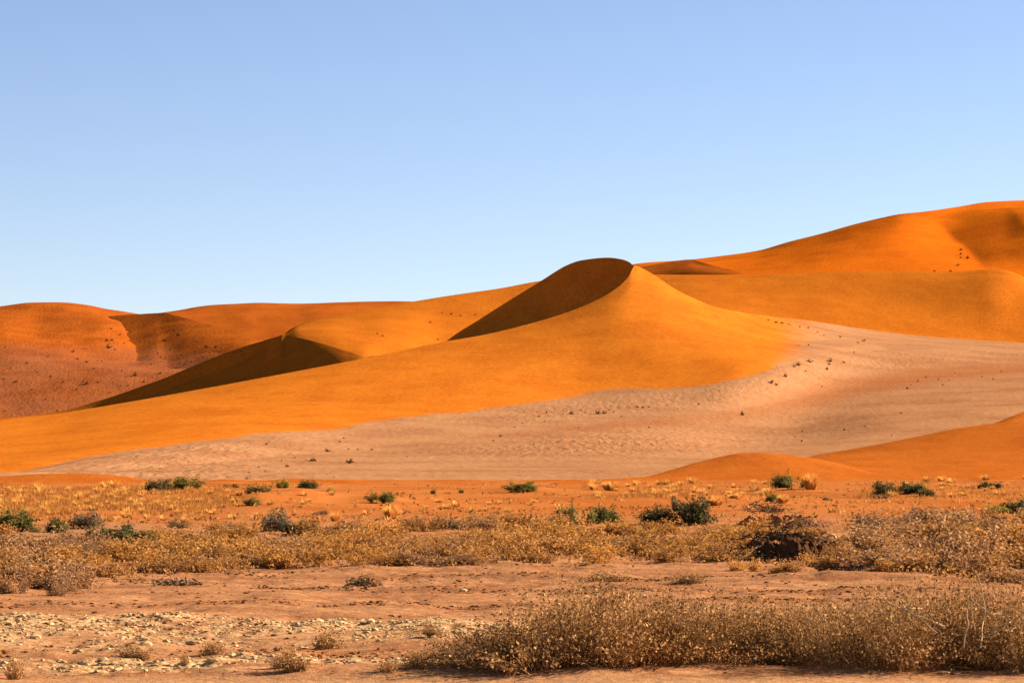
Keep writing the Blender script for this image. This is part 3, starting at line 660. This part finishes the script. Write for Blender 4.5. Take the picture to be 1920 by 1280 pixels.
# golden grass tufts, one by one
rng = np.random.default_rng(44)
tufts = [tuft_mesh('grass_tuft', rng, 0.62, 0.55, 80, 0.028) for _ in range(6)]
def tuft(x, y, w, label, group):
    X, Y, Z = on_ground(x, y); s = Y/FPX*w*1.45
    o = link('grass_tuft', random.choice(tufts), None, (X, Y, Z-0.01), random.uniform(0, 6.28), (s, s, s*random.uniform(0.6, 0.95))); tag(o, label, 'grass', group)
def field(n, f, label, group, wlo, whi):
    k = 0
    while k < n:
        p = f()
        if p is None: continue
        lb = label(p[0], p[1]) if callable(label) else label
        tuft(p[0], p[1], random.uniform(wlo, whi), lb, group); k += 1
def left_field():
    x = random.uniform(-20, 450); y = random.uniform(913, 967) - 0.0*x
    if y > 967 - 0.03*x + 8*math.sin(x*0.02) or (x > 330 and y < 922): return None
    return x, y
field(135, left_field, lambda x, y: 'golden grass tuft in the left grass field, ' + ('back' if y < 930 else ('middle' if y < 948 else 'front')) + ' part, ' + ('by the picture edge' if x < 110 else ('below the low left dune' if x < 270 else 'below the tangled grey shrub')), 'tufts in the left grass field', 13, 24)
field(58, lambda: (random.uniform(1110, 1450), random.uniform(905, 936)), 'golden grass tuft in the strip below the centre sand swell', 'tufts below the centre swell', 12, 22)
field(46, lambda: (random.uniform(1630, 1930), random.uniform(886, 932)), 'golden grass tuft among the dark shrubs at the right of the plain', 'tufts at the right of the plain', 10, 22)
field(34, lambda: (random.uniform(480, 1120), random.uniform(928, 972)), 'golden grass tuft scattered on bare orange sand at centre', 'tufts on the bare orange sand', 8, 22)
field(16, lambda: (random.uniform(190, 480), random.uniform(962, 984)), 'golden grass tuft on the sand between the left grass field and the scrub', 'tufts behind the scrub', 14, 28)

# the finer straw between the tufts of the left field
n = 17000; gxp = np.concatenate([rng.uniform(-30, 440, 9000), rng.uniform(1090, 1460, 4500), rng.uniform(1600, 1950, 3500)]); gyp = np.concatenate([rng.uniform(912, 964, 9000), rng.uniform(906, 936, 4500), rng.uniform(906, 935, 3500)])
Yg = CAM_H/((gyp-850)/FPX); Xg = (gxp-960)/FPX*Yg; keep = fbm(Xg, Yg*0.4, 2.5, 3, 61) > np.where(gxp < 500, -0.15, 0.25)
Xg, Yg = Xg[keep], Yg[keep]; Zg = ground_z(Xg, Yg); n = len(Xg); hgt = rng.uniform(0.10, 0.30, n); lx = rng.normal(size=n)*0.12; ly = rng.normal(size=n)*0.12
V = np.stack([np.stack([Xg-0.03, Yg, Zg-0.02], -1), np.stack([Xg+0.03, Yg+0.02, Zg-0.02], -1), np.stack([Xg+lx, Yg+ly, Zg+hgt], -1)], 1).reshape(-1, 3)
tag(link('straw', mesh_data('straw', V, [np.arange(3*n).reshape(n, 3)], [M['straw']], None, {'tint': np.repeat(rng.uniform(0, 1, n), 3)})), 'fine golden straw covering the sand between the grass tufts', 'straw', None, 'stuff')

n = 900; gxp = rng.uniform(-30, 1950, n); gyp = rng.uniform(906, 986, n); Yg = CAM_H/((gyp-850)/FPX); Xg = (gxp-960)/FPX*Yg
c = np.stack([Xg, Yg, ground_z(Xg, Yg)], -1); pos = (c[:, None] + rng.normal(size=(n, 7, 3))*np.array([0.16, 0.16, 0.03])*rng.uniform(0.4, 1.6, (n, 1, 1)) + np.array([0, 0, 0.06])).reshape(-1, 3)
LV, LF, k = leaves(pos, rng.uniform(0.04, 0.12, len(pos)), rng, 'diamond', 0.4)
tag(link('dead_grass_stubble', mesh_data('dead_grass_stubble', LV, [LF], [M['brown']], None, {'tint': np.repeat(rng.uniform(0, 0.8, len(pos)), 4)})), 'brown dead grass stubble dotted over the orange sand of the plain', 'stubble', None, 'stuff')

# ------------------------------------------------------------------ the belt of dry scrub
rng = np.random.default_rng(55)
belt = []
for lm, n in (('gold', 5), ('brown', 3), ('greybrown', 3)):
    for _ in range(n):
        belt.append((lm, one_mesh_bush('dry_scrub_bush', rng, M[lm], M['stem'], 1.7, 1.5, 0.62, 90, 1700, 0.032, lo=0.2, rad=0.006, jit=0.08, lobes=4)))
def edge(pts): a = np.array(pts, float); return lambda x: float(np.interp(x, a[:, 0], a[:, 1]))
belt_front = edge([(-200,1112),(0,1112),(110,1110),(170,1088),(240,1088),(330,1078),(450,1070),(640,1062),(800,1060),(1000,1060),(1080,1066),(1200,1054),(1350,1054),(1400,1064),(1480,1060),(1560,1056),(1660,1066),(1750,1084),(1920,1092),(2200,1095)])
belt_back = edge([(-200,992),(0,992),(300,996),(480,985),(640,990),(780,994),(900,984),(1050,984),(1250,986),(1400,995),(1550,995),(1650,984),(1800,975),(1920,966),(2200,960)])
SECT_X = [110, 330, 480, 620, 800, 1000, 1180, 1350, 1570, 1740]
SECTIONS = ['by the left edge', 'around the large dark green shrub', 'right of the large dark green shrub', 'below the bare-topped grey shrub', 'below the golden clump', 'around the white forked branch', 'below the pair of green shrubs', 'below the shrub with a sprig', 'beside the earth mound', 'right of the earth mound', 'by the right edge']
CLEAR = [(-10,65,985,1020),(80,130,985,1020),(135,195,980,1012),(165,300,1000,1042),(485,605,985,1022),(1045,1185,975,1006),(1210,1350,975,1008),(800,862,984,1010),(1850,1930,950,986)]
cnt = 0; tries = 0; spots = []
while cnt < 285 and tries < 60000:
    tries += 1
    Y = 1/random.uniform(1/100.0, 1/46.0); X = random.uniform(-0.21, 0.21)*Y
    x, y = pixel(X, Y, gz(X, Y))
    f = belt_front(x); b = belt_back(x)
    if not (b < y < f): continue
    if 1385 < x < 1560 and y > 1008 and y < 1068: continue          # the earth mound's place
    if any(x0 < x < x1 and y0 < y < y1 for x0, x1, y0, y1 in CLEAR): continue
    if any((X-a)**2 + ((Y-c)*0.7)**2 < 0.42**2 for a, c in spots): continue
    spots.append((X, Y)); nearfront = y > f - 16
    grey = random.random() < (0.65 if x > 1500 else (0.5 if x < 180 else 0.10))
    lm, me = random.choice([q for q in belt if (q[0] == 'greybrown') == grey])
    s = random.uniform(0.65, 1.15) * (0.82 if nearfront else 1.0) * (1.18 if x > 1560 else 1.0)
    o = link('dry_scrub_bush', me, None, (X, Y, gz(X, Y)-0.02), random.uniform(0, 6.28), (s*random.uniform(1.15, 1.6), s*random.uniform(1.1, 1.5), s*random.uniform(0.65, 1.05)))
    where = SECTIONS[int(np.searchsorted(SECT_X, x))]; rk = (y - b)/(f - b); rank = 'front edge' if rk > 0.66 else ('middle' if rk > 0.3 else 'back edge')
    tag(o, ('greyish' if grey else 'golden brown') + ' scrub bush, ' + rank + ' of belt, ' + where, 'bush', 'dry scrub belt ' + where); cnt += 1
for (x, y, w, h) in [(1398,1070,80,26),(1462,1072,110,26),(1545,1062,90,34),(1585,1050,90,40),(1350,1040,90,40)]:
    X, Y, Z = on_ground(x, y); s = Y/FPX
    o = link('dry_scrub_bush', random.choice([q for q in belt if q[0] != 'greybrown'])[1], None, (X, Y, Z-0.02), random.uniform(0, 6.28), (w*s/1.4, w*s/1.3, h*s/0.55))
    tag(o, 'low dry bush growing against the foot of the dark earth mound', 'bush', 'bushes at the mound foot')
for (x, y, w, h) in [(30,1112,95,42),(95,1116,80,36),(140,1108,60,24)]:
    X, Y, Z = on_ground(x, y); s = Y/FPX
    o = link('dry_scrub_bush', random.choice([q for q in belt if q[0] == 'greybrown'])[1], None, (X, Y, Z-0.02), random.uniform(0, 6.28), (w*s/1.7, w*s/1.5, h*s/0.62))
    tag(o, 'greyish dry bush in the low clump in front of the belt at the left edge', 'bush', 'low clump before the belt')
# litter of twigs and dead leaves under the scrub
n = 26000; Y = 1/rng.uniform(1/100.0, 1/47.0, n); X = rng.uniform(-0.21, 0.21, n)*Y; Z = ground_z(X, Y)
px_, py_ = pixel(X, Y, Z); fr = np.array([belt_front(a) for a in px_]); bk = np.array([belt_back(a) for a in px_])
ok = (py_ < fr + 4) & (py_ > bk - 2); pos = np.stack([X, Y, Z + rng.uniform(0.0, 0.14, n)], -1)[ok]
LV, LF, k = leaves(pos, rng.uniform(0.02, 0.05, len(pos)), rng)
tag(link('dry_litter', mesh_data('dry_litter', LV, [LF], [M['brown']], None, {'tint': np.repeat(rng.uniform(0.2, 1, len(pos)), 4)})), 'dead leaves and twigs littering the ground under the scrub belt', 'litter', None, 'stuff')

# ------------------------------------------------------------------ earth mound with dead branches
def branch(label, limbs, group='dead branches', mat='deadwood', seed=0):
    """limbs: lists of ((col, row, distance), ...) polylines with a base radius; the first is the limb, the rest twigs"""
    r = np.random.default_rng(seed + len(label)); first = np.array(point(*[np.array([limbs[0][0][-1][i]]) for i in range(3)])).ravel()
    e = link('dead_branch', None, None, first); tag(e, label, 'branch', group)
    for li, (pts, rad) in enumerate(limbs):
        a = np.array(pts, float); tt = np.linspace(0, len(a)-1, 4*(len(a)-1)+1)
        P = np.stack(point(np.interp(tt, range(len(a)), a[:, 0]), np.interp(tt, range(len(a)), a[:, 1]), np.interp(tt, range(len(a)), a[:, 2])), -1)
        P[1:-1] = 0.25*P[:-2] + 0.5*P[1:-1] + 0.25*P[2:] + r.normal(size=(len(P)-2, 3))*rad*0.5
        V, F = tubes(P[None], np.linspace(0.55, 1.0, len(P))[None]*rad, 6)
        link('limb' if li == 0 else 'twig', mesh_data('limb' if li == 0 else 'twig', V - first, [F], [M[mat]], None, None, True), e)
X0, Y0, Z0 = on_ground(1470, 1052)
u = np.linspace(-1, 1, 121); U, W = np.meshgrid(u, u)
rr = np.sqrt(U**2 + W**2); hh = np.clip(1 - rr**1.6, 0, 1)**0.9 * (1 + 0.35*U)
Vx = U*1.45; Vy = W*1.3; Vz = 0.44*hh + (0.13*fbm(Vx+5, Vy, 0.40, 3, 71, 0.6) + 0.05*np.abs(fbm(Vx+5, Vy, 0.10, 3, 72, 0.7)))*np.clip(hh*2.2, 0, 1) - 0.06
mo = link('earth_mound', mesh_data('earth_mound', np.stack([Vx, Vy, Vz], -1).reshape(-1, 3), [grid_faces(121, 121)], [M['mound']], None, None, True), None, (X0+0.1, Y0+1.0, Z0))
tag(mo, 'dark red-brown earth mound in the scrub with dead wood on it', 'mound')
X1, Y1, Z1 = on_ground(1452, 992)
mo = link('earth_mound', mesh_data('earth_mound', np.stack([Vx, Vy, Vz*0.9], -1).reshape(-1, 3), [grid_faces(121, 121)], [M['low']], None, {'tan': np.full(14641, 0.5), 'red': np.full(14641, 0.5), 'ripple': np.zeros(14641)}, True), None, (X1, Y1+1.0, Z1))
tag(mo, 'orange sand hummock behind the dark mound, topped with grey twigs', 'mound')
D = Y0 + 0.2
branch('pale bent branch arching over the right side of the earth mound', [(((1530,1022,D),(1536,1014,D),(1548,1007,D-.1),(1560,1004,D-.1),(1567,1008,D)),0.030), (((1533,1019,D),(1542,1012,D-.2),(1554,1012,D-.2)),0.016)], seed=1)
branch('thin pale branch slanting down from the mound into the scrub', [(((1540,1036,D-.6),(1555,1048,D-.9),(1570,1059,D-1.2)),0.016), (((1578,1060,D-1.2),(1577,1075,D-1.4)),0.012)], seed=2)
branch('curled pale branch in the scrub right of the mound', [(((1632,1000,D+6),(1645,990,D+6),(1652,977,D+6),(1660,976,D+6)),0.028), (((1610,985,D+6),(1632,988,D+6),(1652,979,D+6)),0.018)], seed=3)
branch('small curled branch farthest right in the scrub by the mound', [(((1672,984,D+8),(1680,977,D+8),(1688,980,D+8)),0.022)], seed=4)
branch('grey forked branch lying on the left slope of the mound', [(((1398,1042,D-.3),(1410,1032,D-.2),(1420,1024,D-.1),(1427,1023,D-.1)),0.018), (((1385,1046,D-.4),(1398,1040,D-.3),(1404,1034,D-.3)),0.014)], seed=5)
branch('white forked dead branch in the middle of the scrub belt', [(((905,1002,74),(920,1010,73),(932,1020,73),(945,1024,73)),0.028), (((922,1003,74),(930,1010,73),(928,1020,73)),0.018), (((932,1014,73),(945,1014,73),(960,1018,73)),0.018)], seed=6)
branch('pale branch lying in the scrub belt left of centre', [(((420,1037,66),(435,1033,66),(450,1032,66),(462,1034,66)),0.022)], seed=7)
branch('pale twig lying in the scrub belt above the clump at left', [(((305,1034,66),(318,1033,66),(330,1035,66)),0.016)], seed=8)
branch('bare dark branch standing in the scrub near the right edge', [(((1886,997,D+8),(1884,985,D+8),(1875,972,D+8),(1860,968,D+8)),0.025), (((1875,972,D+8),(1888,970,D+8)),0.014)], mat='oldwood', seed=9)
# heaps of grey twigs
def heap(label, x, y, w, h, n, mat, group='heaps of dead twigs', lift=0.0, seed=0):
    r = np.random.default_rng(seed); X, Y, Z = on_ground(x, y); s = Y/FPX; w *= s; h *= s
    c = np.stack([r.normal(size=n)*w*0.25, r.normal(size=n)*w*0.25, np.abs(r.normal(size=n))*h*0.35 + lift], -1)
    d_ = unit(r.normal(size=(n, 3))*np.array([1, 1, 0.35])); ln = r.uniform(0.10, 0.34, n)[:, None]*min(w, 1.2)*0.45
    P = np.stack([c-d_*ln, c + r.normal(size=(n, 3))*0.03, c+d_*ln*0.7, c+d_*ln + r.normal(size=(n, 3))*0.05], 1); P[..., 2] = np.maximum(P[..., 2], 0.005 + lift*0.4)
    V, F = tubes(P, np.linspace(1, 0.4, 4)[None]*r.uniform(0.006, 0.016, (n, 1)), 4)
    tag(link('twig_heap', mesh_data('twig_heap', V, [F], [M[mat]]), None, (X, Y, Z)), label, 'twigs', group, 'stuff')
heap('grey twig heap on top of the orange hummock behind the mound', 1440, 985, 110, 26, 160, 'oldwood', lift=0.42, seed=1)
heap('grey twig heap spilling down the right of the orange hummock', 1500, 1000, 90, 30, 140, 'oldwood', lift=0.15, seed=2)
heap('tangle of dark roots on the crest of the earth mound', 1470, 1042, 130, 22, 260, 'stem_dark', lift=0.34, seed=3)
heap('dark dead brush sprawling down the left slope of the earth mound', 1410, 1050, 120, 18, 200, 'stem_dark', lift=0.08, seed=13)
heap('dark twigs and clods below the earth mound on the bare ground', 1590, 1072, 110, 16, 90, 'stem_dark', seed=4)
heap('grey twig heap on bare ground below the belt left of centre', 680, 1098, 60, 14, 90, 'oldwood', seed=5)
heap('flat heap of grey twigs below the belt at left', 330, 1096, 90, 10, 80, 'oldwood', seed=6)
heap('pale twigs piled in the belt right of centre', 1010, 1000, 60, 14, 70, 'deadwood', seed=7)
heap('dark grey twigs at the back of the scrub belt at centre', 660, 993, 70, 12, 80, 'oldwood', seed=8)

# ------------------------------------------------------------------ foreground bushes, stones, weeds
rng = np.random.default_rng(66)
fg = []
for i in range(5):
    fg.append(thicket(rng, 1.5, 1.3, 0.80, 560, 9200, 0.0150, M['pod'], M['stem'], 0.0030))
for i, (x, y, w, dp, h, label) in enumerate([
 (1060,1246,2.0,1.5,0.95,'tallest dry brown bush at the left end of the foreground row'),
 (935,1249,1.5,1.1,0.62,'low dry bush leaning out at the left foot of the tallest foreground bush'),
 (1190,1243,1.55,1.3,0.80,'dry brown bush just right of the tallest bush in the foreground row'),
 (1305,1241,1.45,1.2,0.70,'third full dry bush from the left in the foreground row'),
 (1425,1240,1.45,1.2,0.76,'dry bush with an upright tip in the middle of the foreground row'),
 (1540,1244,1.40,1.2,0.66,'lower dry bush right of the one with an upright tip'),
 (1650,1250,1.45,1.3,0.80,'dry bush under the pale slanting branch in the foreground'),
 (1760,1246,1.50,1.3,0.94,'dense dark dry bush between the pale branches in the foreground'),
 (1865,1248,1.45,1.3,0.90,'dry bush behind the tangled pale branches at the right'),
 (1945,1254,1.35,1.2,0.74,'dry bush cut by the right edge in the foreground row'),
 (1700,1218,1.50,1.2,0.80,'dry bush in the second rank behind the pale slanting branch'),
 (1840,1212,1.60,1.3,0.92,'dry bush in the second rank behind the tangled pale branches'),
 (1125,1216,1.60,1.2,0.80,'dry bush in the second rank behind the tallest foreground bush'),
 (1255,1218,1.40,1.2,0.66,'dry bush in the second rank between the second and third bushes'),
 (1370,1217,1.40,1.2,0.68,'dry bush in the second rank left of the upright tip'),
 (1490,1218,1.40,1.2,0.62,'dry bush in the second rank right of the upright tip'),
 (1600,1222,1.30,1.2,0.64,'dry bush in the second rank left of the pale slanting branch')]):
    X, Y, Z = on_ground(x, y)
    place_bush('dry_bush', fg[i % 5], (X, Y, Z-0.02), (w/1.5, dp/1.3, h/0.74), random.uniform(0, 6.28), label, 'bush', 'foreground row of dry bushes')
weeds = [one_mesh_bush('low_dry_weed', rng, M['pod'], M['stem'], 1.0, 0.8, 0.3, 90, 1500, 0.014, slim=0.55, rad=0.0025, lo=0.15, jit=0.08, lobes=3) for _ in range(3)]
for x, y, w, h, label in [
 (270,1232,130,28,'long low dry weed between the two pale stony bands at left'),
 (405,1226,95,26,'low dry weed right of the long one between the stony bands'),
 (560,1254,120,44,'spreading dry weed at the foot of the stony ground left of centre'),
 (530,1252,70,30,'darker weed against the left side of the spreading one'),
 (600,1216,110,40,'pale feathery weed above the spreading one'),
 (790,1252,110,34,'low weed just left of the foreground bush row'),
 (720,1258,70,26,'sparse small weed on stones left of the bush row'),
 (815,1192,70,26,'brown weed on the stony band nearest the tall bush'),
 (20,1272,70,46,'dry weed cut by the left edge at the bottom corner'),
 (345,1248,34,22,'tiny dark weed in the lower stony band'),
 (880,1215,70,30,'small weed between the stones and the tallest bush'),
 (700,1098,110,26,'low reddish weed on the bare ground below the belt'),
 (1305,1092,140,20,'flat dark weed on the ridge of soil behind the bush row'),
 (1150,1088,160,20,'long flat weed on the ridge of soil right of centre')]:
    X, Y, Z = on_ground(x, y); s = Y/FPX
    tag(link('low_dry_weed', random.choice(weeds), None, (X, Y, Z-0.01), random.uniform(-0.4, 0.4), (w*s*1.3, w*s*1.1, h*s/0.25)), label, 'weed', 'low weeds in the foreground')
q = 28.75
branch('pale forked branch slanting across the foreground bushes at the right', [(((1647,1120,q),(1671,1133,q),(1699,1142,q),(1721,1154,q),(1747,1165,q),(1770,1174,q+.1)),0.016), (((1671,1132,q),(1670,1157,q),(1672,1190,q)),0.010), (((1678,1112,q+.2),(1699,1144,q),(1708,1163,q)),0.009), (((1700,1142,q),(1725,1160,q-.1),(1757,1186,q-.1)),0.008), (((1690,1138,q),(1710,1141,q),(1728,1141,q+.1)),0.012)], seed=11)
branch('long thin pale stem rising from the ground in the foreground bushes', [(((1684,1176,q),(1699,1199,q),(1709,1221,q-.05),(1714,1250,q-.1)),0.008)], seed=12)
branch('upright pale forked branch in the foreground near the right edge', [(((1817,1088,q),(1821,1114,q),(1813,1142,q),(1814,1175,q),(1806,1215,q)),0.010), (((1821,1122,q),(1849,1144,q),(1866,1156,q)),0.007), (((1820,1114,q),(1822,1150,q),(1828,1180,q)),0.007)], seed=13)
branch('thin tall dry stem right of the upright forked branch', [(((1831,1072,q+.3),(1839,1097,q+.3),(1847,1139,q+.2),(1843,1167,q+.2),(1838,1215,q)),0.008)], seed=14)
branch('tangle of pale branches among the foreground bushes at the right edge', [(((1875,1157,q),(1888,1157,q),(1897,1161,q),(1880,1170,q),(1868,1177,q),(1858,1190,q)),0.013), (((1905,1163,q),(1900,1175,q),(1895,1186,q)),0.009), (((1862,1150,q),(1880,1150,q+.1),(1900,1152,q)),0.008), (((1870,1168,q),(1862,1182,q),(1850,1195,q)),0.008), (((1915,1150,q),(1918,1165,q),(1910,1185,q)),0.010), (((1866,1178,q-.1),(1885,1182,q-.1),(1905,1176,q)),0.007)], seed=15)

ico = np.array([(0,0,-1),(.72,-.53,-.45),(-.28,-.85,-.45),(-.89,0,-.45),(-.28,.85,-.45),(.72,.53,-.45),(.28,-.85,.45),(-.72,-.53,.45),(-.72,.53,.45),(.28,.85,.45),(.89,0,.45),(0,0,1)])
icf = np.array([(0,2,1),(1,5,0),(0,3,2),(0,4,3),(0,5,4),(1,10,5),(2,6,1),(3,7,2),(4,8,3),(5,9,4),(1,6,10),(2,7,6),(3,8,7),(4,9,8),(5,10,9),(6,11,10),(7,11,6),(8,11,7),(9,11,8),(10,11,9)])
def stone_shape(r): return ico*r.uniform(0.65, 1.25, (12, 1))*np.array([1.2, 0.9, 0.55])*np.array([r.uniform(0.8, 1.4), r.uniform(0.8, 1.2), r.uniform(0.7, 1.2)])
shapes = [mesh_data('pale_stone', stone_shape(rng), [icf], [M['stone']]) for _ in range(10)]
def stone_spot():
    while True:
        Y = random.uniform(28.6, 39.0); X = random.uniform(-0.20, 0.03)*Y
        if float(pale_mask(np.array(X), np.array(Y))) > random.uniform(0.15, 0.9): return X, Y
for i in range(230):
    X, Y = stone_spot(); s = random.uniform(0.022, 0.05) * (1.7 if random.random() < 0.08 else 1)
    o = link('pale_stone', random.choice(shapes), None, (X, Y, gz(X, Y) + s*0.12), random.uniform(0, 6.28), (s, s, s))
    far = Y > 31.3
    tag(o, 'cream stone in the broad pale stony band across the left foreground' if far else 'cream stone in the narrow stony strip near the bottom edge at left', 'stone', 'stones in the broad band' if far else 'stones in the near strip')
for x, y, w, label in [(1770,1262,18,'pale stone lying before the bushes near the bottom right'),(985,1254,9,'small pale stone in the shade of the tallest bush'),(868,1108,14,'pale stone alone on the bare ground right of centre'),(520,1175,16,'larger whitish stone at the back of the broad stony band')]:
    X, Y, Z = on_ground(x, y); s = w*Y/FPX/2.2
    tag(link('pale_stone', random.choice(shapes), None, (X, Y, Z+s*0.2), 0.5, (s, s, s)), label, 'stone', 'single stones')
def scatter(name, n, f, smin, smax, mat, label):
    Vs = []; Fs = []; k = 0
    sh = [stone_shape(rng) for _ in range(12)]
    P = f(n); Z = ground_z(P[:, 0], P[:, 1])
    for (X, Y), z in zip(P, Z):
        s = smin + (smax - smin)*random.random()**2.5; a = random.uniform(0, 6.28); c, d = math.cos(a), math.sin(a); v = sh[k % 12]*s
        Vs.append(np.stack([v[:, 0]*c - v[:, 1]*d + X, v[:, 0]*d + v[:, 1]*c + Y, v[:, 2] + z + s*0.15], -1)); Fs.append(icf + 12*k); k += 1
    tag(link(name, mesh_data(name, np.concatenate(Vs), [np.concatenate(Fs)], [M[mat]])), label, name.replace('_', ' '), None, 'stuff')
def f_gravel(n):
    X = rng.uniform(-7.5, 1.5, n*5); Y = rng.uniform(28.4, 40, n*5); p = pale_mask(X, Y); ok = p > rng.uniform(0.1, 1.0, n*5)
    return np.stack([X, Y], -1)[ok][:n]
scatter('gravel', 5200, f_gravel, 0.006, 0.036, 'stone', 'fine cream gravel in the pale stony bands of the foreground')
n = 9000; X = rng.uniform(-11, 11, n); Y = 1/rng.uniform(1/58.0, 1/27.6, n); keep = fbm(X, Y*0.5, 1.8, 3, 95) > -0.05; X, Y = X[keep], Y[keep]
LV, LF, k = leaves(np.stack([X, Y, ground_z(X, Y) + 0.012], -1), rng.uniform(0.008, 0.032, len(X)), rng, 'diamond', 0.3)
tag(link('straw_litter', mesh_data('straw_litter', LV, [LF], [M['brown']], None, {'tint': np.repeat(rng.uniform(0, 1, len(X)), 4)})), 'bits of dry straw and twig littering the bare foreground soil', 'litter', None, 'stuff')
def f_clods(n):
    X = rng.uniform(-10, 10, n*8); Y = rng.uniform(28.3, 56, n*8)
    m = np.maximum.reduce([bell(Y + 0.22*X, 51.5, 1.0), bell(Y + 0.30*X, 47.0, 0.8), bell(Y - 0.10*X, 41.5, 0.6)*0.8, bell(Y, 31.0, 0.7)*0.7, pale_mask(X, Y)*0.35, 0*X + 0.05]) * smooth(fbm(X, Y, 1.6, 3, 91), -0.3, 0.5)
    ok = m > rng.uniform(0, 1, n*8)
    return np.stack([X, Y], -1)[ok][:n]
scatter('soil_clods', 9000, f_clods, 0.008, 0.040, 'clod', 'crumbled clods of brown soil strewn over the bare foreground')
